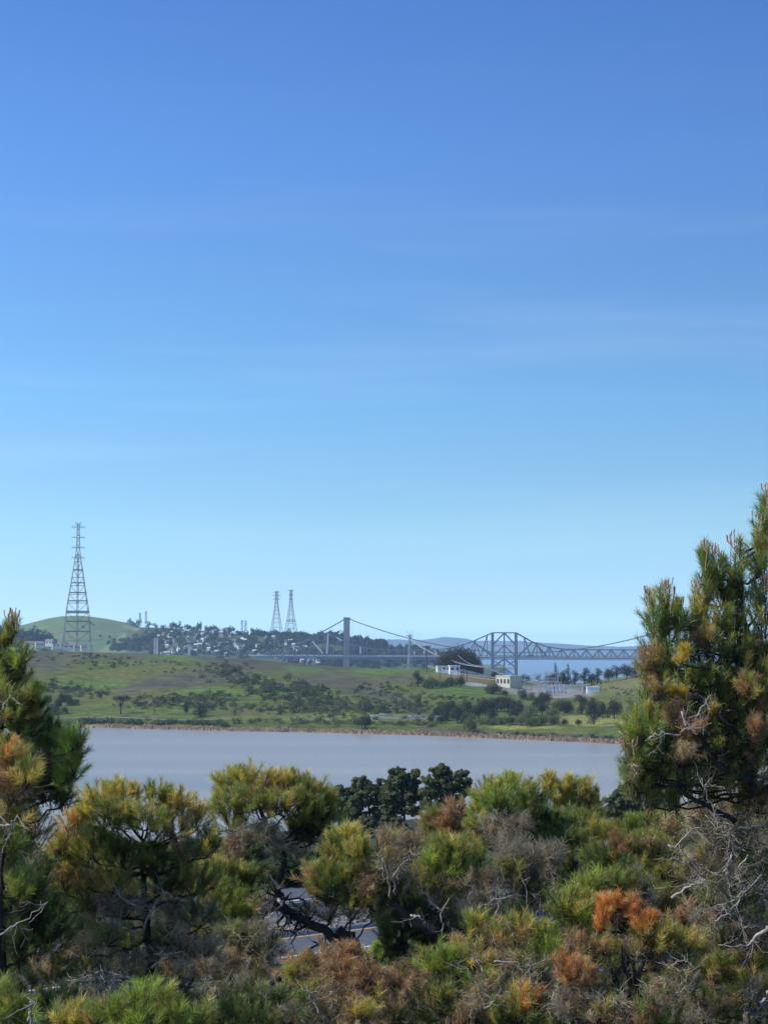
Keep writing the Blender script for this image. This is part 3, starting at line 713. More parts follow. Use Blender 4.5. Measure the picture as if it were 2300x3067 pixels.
# --- cars
def car(label, p, yaw, mat, group):
    o = thing('parked_car', label, 'car', (0, 0, 0), group)
    prof = [(-2.2, .35), (-2.25, .8), (-1.9, 1.0), (-1.1, 1.05), (-.5, 1.5), (.9, 1.52), (1.6, 1.05), (2.15, .95), (2.25, .6), (2.2, .35)]
    m = MB(); n = len(prof); m.add([(x, -.88, z) for x, z in prof] + [(x, .88, z) for x, z in prof], [tuple(range(n)), tuple(range(2 * n - 1, n - 1, -1))] + [(i, i + n, (i + 1) % n + n, (i + 1) % n) for i in range(n)])
    m.build('body', mat, o)
    m = MB(); wp = [(-.95, 1.08), (-.45, 1.43), (.85, 1.45), (1.35, 1.08)]
    m.add([(x, -.885, z) for x, z in wp] + [(x, .885, z) for x, z in wp], [(0, 1, 2, 3), (7, 6, 5, 4)] + [(i, i + 4, (i + 1) % 4 + 4, (i + 1) % 4) for i in range(4)]); m.build('window', M['glass'], o)
    for x in (-1.4, 1.4):
        for y in (-.8, .8):
            m = MB(); m.tube([(x, y - .12, .33), (x, y + .12, .33)], .33, 12); m.build('wheel', M['tyre'], o)
    o.location = tuple(float(v) for v in p); o.rotation_euler = (0, 0, yaw); return o
CAR = None
for i, (x, y, mt, l) in enumerate([(1120, 2148, 'carw', 'white car parked at the left end of the lakeside parking strip'), (1146, 2142, 'carw', 'white car parked beside bushes second along the lakeside parking strip'), (1166, 2143, 'cars', 'silver car parked third along the lakeside parking strip'),
        (1232, 2149, 'carw', 'white car parked under the dark trees in the lakeside parking strip'), (1262, 2150, 'cars', 'silver car half hidden by trees in the lakeside parking strip'), (1302, 2149, 'carw', 'white car at the right end of the lakeside parking strip'),
        (1508, 2160, 'carw', 'white car seen through a gap below the low yellow green trees'), (1536, 2161, 'cars', 'silver car right of the white one below the low yellow green trees')]):
    p = on_pen(x, y); car(l, p + [0, -1.0, .22], random.uniform(-.3, .3), M[mt], 'cars parked by the bay')

# --- buildings
def house(name, label, px_, py_, w, h, d, rooftype, wallm, roofm, zf, yaw=0.0, group=None, nwin=3, D=None, cat='house'):
    p = zf(px_, py_) if D is None else at(px_, py_, D)
    o = thing(name, label, cat, p, group); ca, sa = math.cos(yaw), math.sin(yaw)
    T = lambda x, y, z: (p[0] + x * ca - y * sa, p[1] + x * sa + y * ca, p[2] + z)
    m = MB()
    V = [T(x, y, z) for z in (-4, h) for x, y in ((-w / 2, -d / 2), (w / 2, -d / 2), (w / 2, d / 2), (-w / 2, d / 2))]
    Fs = [(0, 1, 5, 4), (1, 2, 6, 5), (2, 3, 7, 6), (3, 0, 4, 7), (4, 5, 6, 7)]
    if rooftype == 'gable': V += [T(-w / 2, 0, h + d * .28), T(w / 2, 0, h + d * .28)]; Fs += [(3, 8, 4), (7, 8, 4), (5, 9, 6)]; Fs = [f for f in Fs if f != (3, 8, 4)]
    m.add(V, Fs); m.build('wall', wallm, o)
    m = MB(); e = .5
    if rooftype == 'gable':
        r = h + d * .28 + .25; lo = h - .28 * e + .2
        V = [T(-w / 2 - e, -d / 2 - e, lo), T(w / 2 + e, -d / 2 - e, lo), T(w / 2 + e, 0, r), T(-w / 2 - e, 0, r), T(w / 2 + e, d / 2 + e, lo), T(-w / 2 - e, d / 2 + e, lo)]
        V += [(x, y, z + .25) for x, y, z in V]
        m.add(V, [(0, 1, 2, 3), (3, 2, 4, 5), (6, 9, 8, 7), (9, 11, 10, 8), (0, 6, 7, 1), (5, 4, 10, 11), (0, 3, 9, 6), (3, 5, 11, 9), (1, 7, 8, 2), (2, 8, 10, 4)])
    else:
        c_ = T(0, 0, h + .35); m.box(c_, (w / 2 + .4, d / 2 + .4, .34), yaw)
    m.build('roof', roofm, o)
    for k in range(nwin):
        x = -w / 2 + w * (k + .5) / nwin; m = MB(); c_ = T(x, -d / 2 - .02, h * .55); m.box(c_, (w / nwin * .28, .05, h * .2), yaw); m.build('window', M['glass'], o)
    return o
house('substation_building', 'large cream flat roofed building with tan roof beside the switchyard', 1523, 2058, 15, 9.0, 15, 'flat', M['cream'], M['roof3'], on_pen, -.75, nwin=4, D=1690, cat='building')
house('flat_building', 'long low white building in front of the big dark tree dome', 1334, 2011, 16, 4.4, 10, 'flat', M['white'], M['roof3'], on_pen, .1, nwin=4, D=1800, cat='building')
house('flat_building', 'bright white block joined at the right of the long low white building', 1360, 2012, 9, 5.0, 9, 'flat', M['white'], M['white'], on_pen, .1, nwin=2, D=1785, cat='building')
house('flat_building', 'small bright white flat building at the foot of the right grassy slope', 1774, 2069, 10, 2.8, 7, 'flat', M['white'], M['white'], on_pen, .05, nwin=0, D=1640, cat='building')
house('shed', 'small dark shed left of the white flat building by the right slope', 1752, 2069, 4, 3.2, 6, 'flat', M['roof1'], M['roof1'], on_pen, .05, nwin=1, D=1645, cat='shed')
house('picnic_shelter', 'grey roofed picnic shelter among the low trees near the bay', 1581, 2140, 6, 2.6, 5, 'gable', M['roof1'], M['roof3'], on_pen, .1, nwin=0, D=1420, cat='shelter')
for i, (x, y, w_, h_, wm, rm, l) in enumerate([(93, 1936, 22, 6, 'cream', 'roof2', 'tan house at the foot of the dark woods on the far left'), (118, 1936, 16, 6, 'cream', 'roof1', 'tan house right beside the larger tan one on the far left'),
        (150, 1930, 14, 6, 'cream', 'roof1', 'large gabled house between the dark woods and the tall pylon'), (166, 1938, 14, 5, 'cream', 'roof1', 'small grey roofed house lower right of the large gabled one'), (192, 1937, 13, 6, 'cream', 'roof2', 'brownish house just left of the tall pylon legs'),
        (207, 1942, 20, 6, 'cream', 'roof1', 'grey roofed house right at the left foot of the tall pylon'), (75, 1944, 13, 5, 'cream', 'roof1', 'small pale house at the far left by the pine branches'), (232, 1943, 14, 5, 'cream', 'roof1', 'low house behind the middle of the tall pylon'), (250, 1944, 12, 5, 'cream', 'roof2', 'small house behind the right legs of the tall pylon')]):
    house('house', l, x, y, w_, h_, 11, 'gable', M[wm], M[rm], on_pen, random.uniform(-.6, .6), 'houses left of the tall pylon', 2, D=3700)
mb = MB()
spots = [(541, 1897, 34, 'roof3'), (520, 1900, 12, 'roof3'), (492, 1904, 9, 'roof2'), (505, 1917, 8, 'roof3'), (545, 1872, 7, 'roof3'), (560, 1896, 12, 'roof3'), (600, 1925, 14, 'roof1'), (610, 1922, 10, 'roof3'), (600, 1937, 12, 'roof3'),
         (628, 1934, 9, 'roof2'), (640, 1946, 14, 'roof3'), (650, 1958, 10, 'roof3'), (637, 1958, 8, 'roof3'), (660, 1958, 7, 'roof3'), (655, 1943, 9, 'roof1'), (675, 1940, 12, 'roof2'), (585, 1916, 8, 'roof1'), (560, 1926, 11, 'roof1'),
         (537, 1911, 10, 'roof2'), (520, 1924, 12, 'roof1'), (495, 1925, 9, 'roof2'), (575, 1945, 8, 'roof3'), (630, 1912, 12, 'roof1'), (665, 1901, 14, 'roof3'), (690, 1908, 9, 'roof2'), (645, 1896, 14, 'roof1'), (740, 1897, 7, 'roof3'),
         (861, 1924, 12, 'roof3'), (872, 1925, 12, 'roof3'), (858, 1932, 8, 'roof2'), (893, 1944, 12, 'roof3'), (915, 1945, 10, 'roof3'), (765, 1957, 13, 'roof3'), (775, 1964, 10, 'roof3'), (835, 1953, 8, 'roof1'), (880, 1938, 8, 'roof3'),
         (706, 1932, 10, 'roof1'), (720, 1944, 12, 'roof2'), (775, 1938, 14, 'roof2'), (810, 1931, 10, 'roof1'), (820, 1914, 9, 'roof3'), (798, 1915, 7, 'roof1'), (700, 1958, 9, 'roof1'), (730, 1922, 8, 'roof3'), (615, 1900, 9, 'roof2'),
         (470, 1897, 9, 'roof1'), (450, 1901, 8, 'roof3'), (478, 1912, 8, 'roof3'), (935, 1977, 16, 'roof3'), (955, 1984, 14, 'roof1'), (905, 1984, 10, 'roof3'), (918, 1972, 9, 'roof2')]
_h = random.Random(8)
spots += [(_h.uniform(480, 760), _h.uniform(1902, 1966), _h.uniform(6, 12), _h.choice(['roof3', 'roof3', 'roof1'])) for _ in range(46)] + [(_h.uniform(790, 930), _h.uniform(1945, 1990), _h.uniform(6, 11), 'roof3') for _ in range(10)]
for i, (x, y, wpx, rm) in enumerate(spots):
    D_ = on_bg(x, y)[1]; w_ = wpx * D_ / F
    nm = {'roof3': 'pale roofed', 'roof1': 'grey roofed', 'roof2': 'brown roofed'}[rm]
    where = 'on the upper slope of the far town hill' if y < 1910 else ('in the middle of the far hillside town' if y < 1940 else ('in the lower part of the far hillside town' if y < 1968 else 'under the left end of the bridges'))
    pos = '' if i else 'long '
    house('house', f'{pos}{nm} house {where}', x, y, min(w_, 26), 5.5, 9, 'gable' if i % 3 else 'flat', M['white'] if i % 2 else M['cream'], M[rm], on_bg, random.uniform(-.5, .5), 'houses of the far hillside town, ' + nm + ', ' + where, 1 if w_ > 8 else 0)
# two long sheds on the shore right of the road
# --- switchyard
SY = lambda x, y, D=1660: at(x, y, D)
def gantry(x0, x1, tp, bp, D, label, mat=M['equip']):
    a, b = at(x0, bp, D), at(x1, bp, D); h = (bp - tp) * D / F
    o = thing('gantry', label, 'gantry', a, 'steel gantries of the substation')
    for p in (a, b):
        m = MB(); q = .55
        for sx, sy in ((-q, -q), (q, -q), (q, q), (-q, q)): m.bar(p + [sx, sy, -1], p + [sx * .5, sy * .5, h], .16)
        for k in range(6): m.bar(p + [-q, -q, h * k / 6], p + [q, -q, h * (k + 1) / 6], .12); m.bar(p + [q, q, h * k / 6], p + [-q, q, h * (k + 1) / 6], .12)
        m.bar(p + [0, 0, h], p + [0, 0, h + 2.2], .18); m.build('post', mat, o)
    m = MB(); n = 8
    for dz in (0, -.9): m.bar(a + [0, -.3, h + dz], b + [0, -.3, h + dz], .2); m.bar(a + [0, .3, h + dz], b + [0, .3, h + dz], .2)
    for k in range(n):
        p = a + (b - a) * k / n; q_ = a + (b - a) * (k + 1) / n; m.bar(p + [0, -.3, h - .9 * (k % 2)], q_ + [0, -.3, h - .9 * ((k + 1) % 2)], .12)
    bm = m.build('beam', mat, o)
    for k in range(1, 6):
        p = a + (b - a) * k / 6 + [0, 0, h - .9]; m = MB(); m.tube([p, p - [0, 0, 1.8]], .22, 6); m.build('insulator', M['porcelain'], bm)
G = [(1572, 1612, 2022, 2062, 1720, 'back left'), (1600, 1640, 2016, 2058, 1750, 'rearmost'), (1590, 1630, 2034, 2074, 1690, 'middle left'), (1630, 1662, 2030, 2072, 1700, 'middle'),
     (1640, 1680, 2042, 2084, 1650, 'front middle'), (1664, 1690, 2050, 2096, 1610, 'front right'), (1560, 1590, 2040, 2074, 1690, 'far left'), (1612, 1650, 2052, 2090, 1630, 'front left'), (1632, 1668, 2012, 2040, 1780, 'back right')]
for x0, x1, tp, bp, D, nm in G: gantry(x0, x1, tp, bp, D, f'{nm} pale steel gantry of the electrical substation')
rr = random.Random(3)
for i in range(16):
    x = 1632 + (i % 6) * 11 + rr.uniform(-3, 3); row = i // 6; D = [1690, 1650, 1610][row]; bp = [2066, 2078, 2092][row] + rr.uniform(-2, 2)
    p = at(x, bp, D); o = thing('transformer', f'pale grey transformer box with three bushings in the {["back", "middle", "front"][row]} row of the substation', 'transformer', p, f'transformers, {["back", "middle", "front"][row]} row')
    m = MB(); m.box(p + [0, 0, 1.2], (1.3, 1.0, 1.4)); m.build('tank', M['equip'], o)
    m = MB(); m.box(p + [1.65, 0, 1.2], (.3, .8, 1.0)); m.build('radiator', M['galv'], o)
    for k in (-.8, 0, .8): m = MB(); m.tube([p + [k, 0, 2.6], p + [k * 1.3, 0, 4.4]], [.2, .12], 6); m.build('bushing', M['porcelain'], o)
for i, (x0, x1, y0, y1, D) in enumerate([(1690, 1756, 2057, 2060, 1690), (1690, 1750, 2064, 2066, 1650), (1700, 1740, 2086, 2074, 1610), (1375, 1452, 2010, 2028, 1760)]):
    a, b = at(x0, y0, D), at(x1, y1, D); o = thing('fence', ['upper', 'middle', 'lower', 'long'][i] + (' pale fence right of the substation' if i < 3 else ' pale fence under the big tree dome sloping down right'), 'fence', a, 'pale fences')
    m = MB()
    for z in (.4, 1.2, 2.0): m.bar(a + [0, 0, z], b + [0, 0, z], .28)
    m.build('rail', M['equip'], o)
    for k in range(9): p = a + (b - a) * k / 8; m = MB(); m.box(p + [0, 0, .8], (.14, .14, 1.6)); m.build('post', M['equip'], o)
# ================================================================== DISTANT AND MIDDLE VEGETATION
def unit(n, r=rng):
    d = r.normal(size=(n, 3)); return d / np.linalg.norm(d, axis=1)[:, None]
def leaf_cloud(blobs, n, size, pal, up=0.3, shell=0.55, lo=-0.85):
    """ragged leaf-clump triangles spread through the volume of several blobs; palette per clump"""
    b = np.array([bb[:3] for bb in blobs]); r = np.array([bb[3:6] for bb in blobs]); wgt = (r[:, 0] * r[:, 1] * r[:, 2]) ** (2 / 3); wgt /= wgt.sum()
    k = rng.choice(len(b), n, p=wgt); d = unit(n); d[:, 2] = np.where(d[:, 2] < lo, -d[:, 2], d[:, 2])
    rad = (rng.uniform(shell, 1.05, n) * (1 + .13 * rng.normal(size=n)))[:, None]; p = b[k] + d * r[k] * rad
    nn = d + 0.75 * unit(n); nn[:, 2] += up; nn /= np.linalg.norm(nn, axis=1)[:, None]
    t = np.cross(nn, unit(n)); t /= np.linalg.norm(t, axis=1)[:, None]; q = np.cross(nn, t)
    s = size * rng.uniform(.6, 1.4, n)[:, None]
    V = np.stack([p + t * s * .6, p - t * s * .5 + q * s * .35, p - q * s * .6 + t * s * rng.uniform(-.4, .4, (n, 1))], 1).reshape(-1, 3)
    pal = np.array(pal); cb = pal[rng.integers(0, len(pal), len(b))]
    c = cb[k] * rng.uniform(.7, 1.35, (n, 1))
    return V, np.arange(3 * n).reshape(-1, 3), np.repeat(c, 3, 0)

DK = [(.035, .05, .018), (.045, .06, .02), (.03, .042, .018)]
MD = [(.075, .095, .03), (.09, .105, .036), (.06, .08, .026)]
LT = [(.12, .14, .045), (.10, .125, .04), (.14, .14, .06)]
GY = [(.11, .10, .07), (.13, .12, .085), (.09, .085, .06)]
EU = [(.055, .052, .03), (.045, .045, .025), (.065, .055, .035)]

def tree_template(name, kind, pal, n=500, leaf=.045):
    """unit tree: about one unit wide; scaled per copy"""
    r = random.Random(n + len(name) + int(pal[0][0] * 1e4) + hash(kind) % 1 + TT[0]); TT[0] += 1
    blobs = []; h = {'oak': .8, 'upright': 1.5, 'umbrella': 1.1, 'dome': .8, 'cone': 1.7}[kind]
    for i in range(11 if kind != 'cone' else 9):
        a = i * 2.4; 
        if kind == 'oak': q = .30 * math.sqrt(r.random()); blobs.append((q * math.cos(a), q * math.sin(a), [.14, .28, .45, .55][i % 4] + .06 * r.random(), *[.20 + .08 * r.random()] * 3))
        elif kind == 'dome': q = .33 * math.sqrt(r.random()); blobs.append((q * math.cos(a), q * math.sin(a), .12 + .42 * r.random() * (1 - q), *[.2 + .08 * r.random()] * 3))
        elif kind == 'upright': q = .24 * math.sqrt(r.random()); z = .18 + 1.1 * ((i * .37) % 1); blobs.append((q * math.cos(a), q * math.sin(a), z, .24, .24, .26))
        elif kind == 'umbrella': q = .34 * math.sqrt(r.random()); blobs.append((q * math.cos(a), q * math.sin(a), .82 + .16 * r.random(), .18, .18, .12))
        else: z = .2 + 1.4 * i / 9; q = .36 * (1 - (z - .2) / 1.6) + .06; blobs.append((.1 * r.uniform(-1, 1), .1 * r.uniform(-1, 1), z, q, q, .16))
    t = thing(name, 'x', 'tree'); V, Fc, C = leaf_cloud(blobs, n, leaf, pal)
    V[:, 2] = np.maximum(V[:, 2], 0.0) if kind != 'umbrella' else V[:, 2]; mesh_np('crown', V, Fc, M['leaf'], t, col=C); DIM[t.name] = (V[:, 2].max(), V[:, 0].max() - V[:, 0].min())
    m = MB(); top = {'oak': .45, 'dome': .35, 'upright': 1.0, 'umbrella': .85, 'cone': 1.5}[kind]
    m.tube([(0, 0, -.12), (.015, 0, top * .4), (0, .01, top)], [.04, .03, .012], 6)
    for b in blobs[:6]: m.tube([(0, 0, top * .45), (b[0] * .5, b[1] * .5, (top * .5 + b[2]) / 2), b[:3]], [.02, .014, .006], 4, cap=False)
    m.build('trunk', M['bark'], t); return t
TT = [0]; DIM = {}
def shrub_template(pal, n=90, leaf=.13, flat=.6):
    rr_ = [((.27 * math.cos(i * 2.1)) * (i > 0), (.27 * math.sin(i * 2.1)) * (i > 0), .18 * flat + .12 * (i % 2), .28, .28, .3 * flat) for i in range(5)]
    V, Fc, C = leaf_cloud(rr_, n, leaf, pal)
    o = mesh_np('shrub', V, Fc, M['leaf'], col=C); return o
used = set()
def put(tpl, p, size, label, cat, group, name=None, zs=1.0):
    if id(tpl) in used: o = copy_tree(tpl)
    else: o = tpl; used.add(id(tpl))
    if name: o.name = name
    o.location = tuple(float(v) for v in p); o.scale = (size, size, size * zs); o.rotation_euler = (0, 0, random.uniform(0, 6.28))
    for k_ in ('group',):
        if k_ in o: del o[k_]
    tag(o, label, cat, group); return o

OAK = [tree_template('oak_tree', 'oak', DK, 1500, .05), tree_template('oak_tree', 'dome', DK, 1500, .05)]
DOME = [tree_template('bushy_tree', 'dome', MD, 1300, .05), tree_template('bushy_tree', 'oak', MD, 1300, .05)]
LTT = [tree_template('pale_tree', 'dome', LT, 1300, .05), tree_template('pale_tree', 'oak', LT, 1300, .05)]
BRT = [tree_template('bare_tree', 'oak', GY, 700, .035), tree_template('bare_tree', 'upright', GY, 700, .04)]
EUC = [tree_template('eucalyptus_tree', 'upright', EU, 1500, .055), tree_template('eucalyptus_tree', 'dome', EU, 2600, .04)]
UMB = tree_template('umbrella_pine', 'umbrella', DK, 900, .045)
CON = tree_template('conifer', 'cone', DK, 900, .06)

def ptree(tpl, px_, pb, wpx, hpx, label, group=None, cat='tree', D=None, zf=on_pen):
    """tree whose foot shows at (px_, pb), wpx wide and hpx high in photo pixels"""
    p = zf(px_, pb) if D is None else at(px_, pb, D); s = p[1] / F
    tops, wd = DIM[tpl.name]
    wpx *= 1.15; hpx *= 1.05; sz = wpx * s / wd; return put(tpl, p, sz, label, cat, group, zs=(hpx * s / tops) / sz)

# the grove that forms the dark dome by the white building
for i, (x, y, w_, h_) in enumerate([(1335, 2014, 66, 66), (1366, 2012, 82, 80), (1400, 2014, 84, 76), (1425, 2022, 48, 62), (1352, 2008, 80, 74), (1385, 2006, 90, 76), (1435, 2026, 26, 40)]):
    ptree(EUC[1], x, y, w_, h_, ['leftmost dark tree of the big dome grove behind the white building', 'tall dark tree in the left middle of the big dome grove', 'tall dark tree in the right middle of the big dome grove', 'dark tree at the right shoulder of the big dome grove',
        'rear left tree of the big dome grove', 'rear topmost tree of the big dome grove', 'small low tree at the right foot of the big dome grove'][i], 'dark grove forming one big dome', D=1830 + 8 * i)
SP = [  # tpl, x, foot, w, h, label
 (OAK[0], 604, 2146, 50, 45, 'broad round dark oak casting a shadow beside the shore path'), (OAK[1], 560, 2140, 22, 40, 'narrow dark tree just left of the broad shoreline oak'),
 (UMB, 366, 2137, 52, 56, 'lone umbrella shaped pine with a bare trunk above the shore'), (BRT[0], 706, 2142, 42, 32, 'bare grey tree right of the broad shoreline oak'), (BRT[1], 466, 2140, 12, 26, 'small thin bare tree between the lone pine and the oak'),
 (OAK[1], 1094, 2181, 62, 44, 'round dark bush tree at the water edge in the middle of the shore'), (LTT[0], 1404, 2188, 44, 44, 'yellow green rounded bush at the water edge right of centre'), (OAK[1], 1417, 2190, 26, 26, 'dark low bush in front of the yellow green one at the water edge'),
 (LTT[0], 1092, 2130, 64, 44, 'large pale olive rounded tree above the parking strip'), (LTT[1], 1142, 2134, 50, 36, 'pale green tree right of the large olive one'), (BRT[1], 1186, 2132, 26, 64, 'tall pale brown leafless tree among the shrubs'),
 (LTT[1], 1248, 2112, 34, 36, 'pale green round tree above the parking strip, right of the leafless one'), (BRT[0], 1232, 2062, 20, 30, 'small bare tree left of the hedge trees'),
 (EUC[0], 1252, 2056, 42, 50, 'tall dark tree at the left end of the tree row on the green bank'), (DOME[0], 1282, 2062, 44, 42, 'rounder green tree second in the row on the green bank'), (DOME[1], 1308, 2058, 40, 24, 'low tree in the middle of the row on the green bank'),
 (OAK[0], 1350, 2056, 46, 32, 'dark tree right in the row on the green bank'), (OAK[1], 1379, 2058, 38, 36, 'dark tree at the right end of the row on the green bank'), (DOME[0], 1330, 2058, 26, 20, 'small bush between the trees of the row on the green bank'),
 (EUC[1], 1474, 2078, 54, 36, 'dark rounded tree just left below the substation building'), (OAK[1], 1510, 2082, 32, 16, 'low dark bush right below the substation building'),
 (OAK[0], 1565, 2094, 40, 36, 'left tree of the three dark trees in front of the substation'), (DOME[1], 1590, 2098, 30, 28, 'middle greyer tree of the three in front of the substation'), (EUC[1], 1625, 2108, 50, 44, 'right dark brownish tree of the three in front of the substation'),
 (EUC[1], 1478, 2018, 18, 20, 'small round dark tree at the foot of the truss tower'),
 (LTT[0], 1735, 2110, 50, 34, 'light green tree behind the left of the shady tree row by the bright field'), (EUC[0], 1740, 2138, 40, 58, 'leftmost tree of the shady row by the bright field'), (EUC[0], 1775, 2168, 46, 84, 'tall tree with pale trunk standing before the shady row'),
 (OAK[0], 1800, 2150, 50, 58, 'dark tree in the middle of the shady row by the bright field'), (OAK[1], 1835, 2152, 54, 62, 'broad dark tree at the right of the shady row by the bright field'), (OAK[0], 1765, 2146, 48, 56, 'dark tree second in the shady row by the bright field'),
 (DOME[1], 1900, 2175, 60, 76, 'green brown tree partly behind the right pine'), (EUC[1], 1928, 2160, 50, 60, 'dark tree behind the edge of the right pine'), (EUC[1], 1690, 2135, 58, 46, 'reddish dark tree left of the bright field'),
 (OAK[1], 1686, 2172, 26, 22, 'small rounded bush at the left of the bright field by the shore'), (OAK[1], 1728, 2172, 24, 20, 'small conical bush in the middle of the bright field edge'),
 (DOME[0], 1665, 2128, 40, 40, 'olive tree between the park trees and the reddish dark tree'), (LTT[0], 1650, 2150, 50, 34, 'olive green spreading tree on the right of the lakeside grove'), (LTT[1], 1592, 2142, 60, 34, 'light olive tree by the picnic shelter')]
for tpl, x, y, w_, h_, l in SP: ptree(tpl, x, y, w_, h_, l)
# the dark wood belt in the park, right half
belt = [(1335, 2158, 48, 48), (1368, 2166, 56, 60), (1345, 2130, 44, 36), (1400, 2140, 58, 50), (1432, 2150, 52, 48), (1455, 2128, 56, 46), (1488, 2130, 58, 48), (1520, 2132, 60, 50), (1548, 2135, 46, 48), (1470, 2150, 50, 34), (1390, 2172, 40, 40), (1310, 2140, 34, 28), (1290, 2160, 30, 26), (1320, 2166, 30, 26), (1498, 2108, 40, 26), (1605, 2120, 44, 36), (1620, 2140, 44, 40)]
for i, (x, y, w_, h_) in enumerate(belt): ptree([OAK[0], OAK[1], EUC[1]][i % 3], x, y, w_, h_, 'dark tree of the dense wood belt in the lakeside park', 'dark wood belt in the lakeside park')
front = [(1440, 2168, 40, 20), (1470, 2169, 44, 24), (1500, 2168, 40, 24), (1530, 2170, 46, 26), (1560, 2172, 44, 34), (1590, 2174, 46, 36), (1620, 2172, 44, 34), (1545, 2150, 54, 36), (1575, 2156, 44, 34), (1655, 2168, 46, 34), (1410, 2160, 36, 24)]
for i, (x, y, w_, h_) in enumerate(front): ptree([LTT[0], DOME[0], DOME[1], OAK[1]][i % 4], x, y, w_, h_, 'low spreading olive tree along the front edge of the lakeside grove', 'low olive trees at the front edge of the grove')
back = [(1574, 2046, 34, 30, 1), (1612, 2042, 22, 22, 0), (1640, 2045, 30, 28, 1), (1660, 2042, 30, 32, 1), (1664, 2040, 22, 56, 2), (1690, 2052, 36, 48, 0), (1702, 2054, 24, 66, 2), (1722, 2050, 32, 44, 0), (1750, 2048, 40, 50, 0), (1788, 2044, 38, 44, 0), (1822, 2034, 34, 38, 1), (1846, 2030, 38, 38, 0), (1876, 2026, 40, 42, 1), (1900, 2022, 40, 42, 0), (1930, 2016, 44, 42, 1), (1770, 2046, 26, 34, 1), (1655, 2052, 34, 26, 1), (1680, 2050, 30, 30, 1), (1905, 2030, 36, 20, 0), (1550, 2040, 22, 16, 1)]
for i, (x, y, w_, h_, k) in enumerate(back):
    ptree([EUC[0], EUC[1], CON][k], x, y, w_, h_, ['tall dark eucalyptus in the row behind the substation', 'rounded brownish tree in the row behind the substation', 'dark pointed conifer rising from the row behind the substation'][k], ['eucalyptus behind the substation', 'rounded trees behind the substation', 'conifers behind the substation'][k], D=1790)
# left slope trees
for i, (x, y, w_, h_) in enumerate([(170, 2140, 44, 34), (190, 2112, 36, 40), (212, 2110, 36, 34), (180, 2124, 30, 36), (232, 2112, 28, 22), (150, 2110, 36, 30), (200, 2136, 24, 24), (120, 2130, 40, 34), (60, 2120, 40, 40), (90, 2100, 36, 30)]):
    ptree(OAK[i % 2], x, y, w_, h_, 'dark tree in the cluster at the left shore beside the near pine', 'dark trees at the left shore')
# shrubs over the peninsula: (polygon box, count, width range px, palette, label)
SHB = {k: [shrub_template(p, 110, .12, f) for f in (.7, 1.0)] for k, p in (('dark', DK), ('mid', MD), ('grey', GY), ('light', LT))}
def in_band(x0, y0, x1, y1, wd):
    t = random.random(); return x0 + (x1 - x0) * t + random.gauss(0, wd * 1.5), y0 + (y1 - y0) * t + random.gauss(0, wd * .45)
REG = [((660, 2002, 800, 2068, 26), 60, (10, 24), ('dark', 'mid', 'grey'), 'shrub of the dense diagonal thicket running down the middle of the far slope', 'diagonal thicket'),
       ((790, 2062, 1000, 2112, 34), 70, (12, 28), ('dark', 'mid', 'grey', 'mid'), 'shrub in the lower right thicket under the middle of the ridge', 'lower thicket'),
       ((400, 2100, 700, 2092, 18), 44, (10, 24), ('dark', 'mid', 'grey'), 'shrub of the loose belt above the shoreline oak', 'belt above the oak'),
       ((120, 2062, 300, 2075, 20), 34, (10, 24), ('mid', 'dark', 'grey'), 'shrub on the left slope below the tall pylon', 'left slope'),
       ((150, 1960, 420, 1995, 24), 26, (8, 15), ('dark', 'mid'), 'small isolated shrub on the grass below the tall pylon ridge', 'grass below the pylon'),
       ((900, 2120, 1320, 2120, 34), 80, (12, 30), ('dark', 'mid', 'light', 'grey', 'mid'), 'shrub among the mixed bushes above the parking strip', 'mixed bushes above the parking strip'),
       ((760, 2160, 1320, 2170, 8), 36, (10, 24), ('mid', 'light', 'grey'), 'low shrub on the bank just above the middle shoreline', 'bank shrubs, middle'),
       ((240, 2163, 700, 2168, 6), 44, (10, 30), ('dark', 'mid', 'grey'), 'low shrub on the bank between path and water on the left', 'bank shrubs, left'),
       ((890, 2045, 960, 2080, 12), 16, (12, 24), ('dark', 'grey'), 'dark shrub of the small cluster above the middle thicket', 'small cluster'),
       ((1100, 2052, 1300, 2100, 16), 24, (8, 18), ('mid', 'dark'), 'small shrub on the green slope left of the hedge trees', 'green slope left'),
       ((1290, 2086, 1440, 2096, 6), 12, (7, 12), ('dark', 'mid'), 'tiny shrub on the bright green mound', 'green mound'),
       ((1420, 2196, 1900, 2212, 4), 16, (10, 24), ('grey', 'mid'), 'greyish low shrub on the brown shore at the right', 'brown shore'),
       ((1740, 2040, 1900, 2080, 16), 14, (7, 14), ('mid', 'light'), 'small shrub on the right grassy slope', 'right slope'),
       ((400, 2110, 1000, 2128, 12), 60, (9, 22), ('mid', 'dark', 'grey', 'light'), 'low shrub on the lower slope just above the shore path', 'lower slope'),
       ((480, 1985, 640, 2035, 22), 10, (7, 12), ('dark', 'grey'), 'tiny shrub on the brown patch of the ridge', 'brown patch')]
cand = []
for band, cnt, (a, b), pals, lab, grp in REG:
    for i in range(int(cnt * 2.6)):
        x, y = in_band(*band)
        if y > np.interp(x, *SH) - 5 or y < np.interp(x, *RG) + 4: continue
        cand.append((random.uniform(a, b) * random.choice((.9, 1.1, 1.4)), x, y, pals[i % len(pals)], lab, grp))
cand.sort(key=lambda q: -q[0]); sv, sc2 = [], []
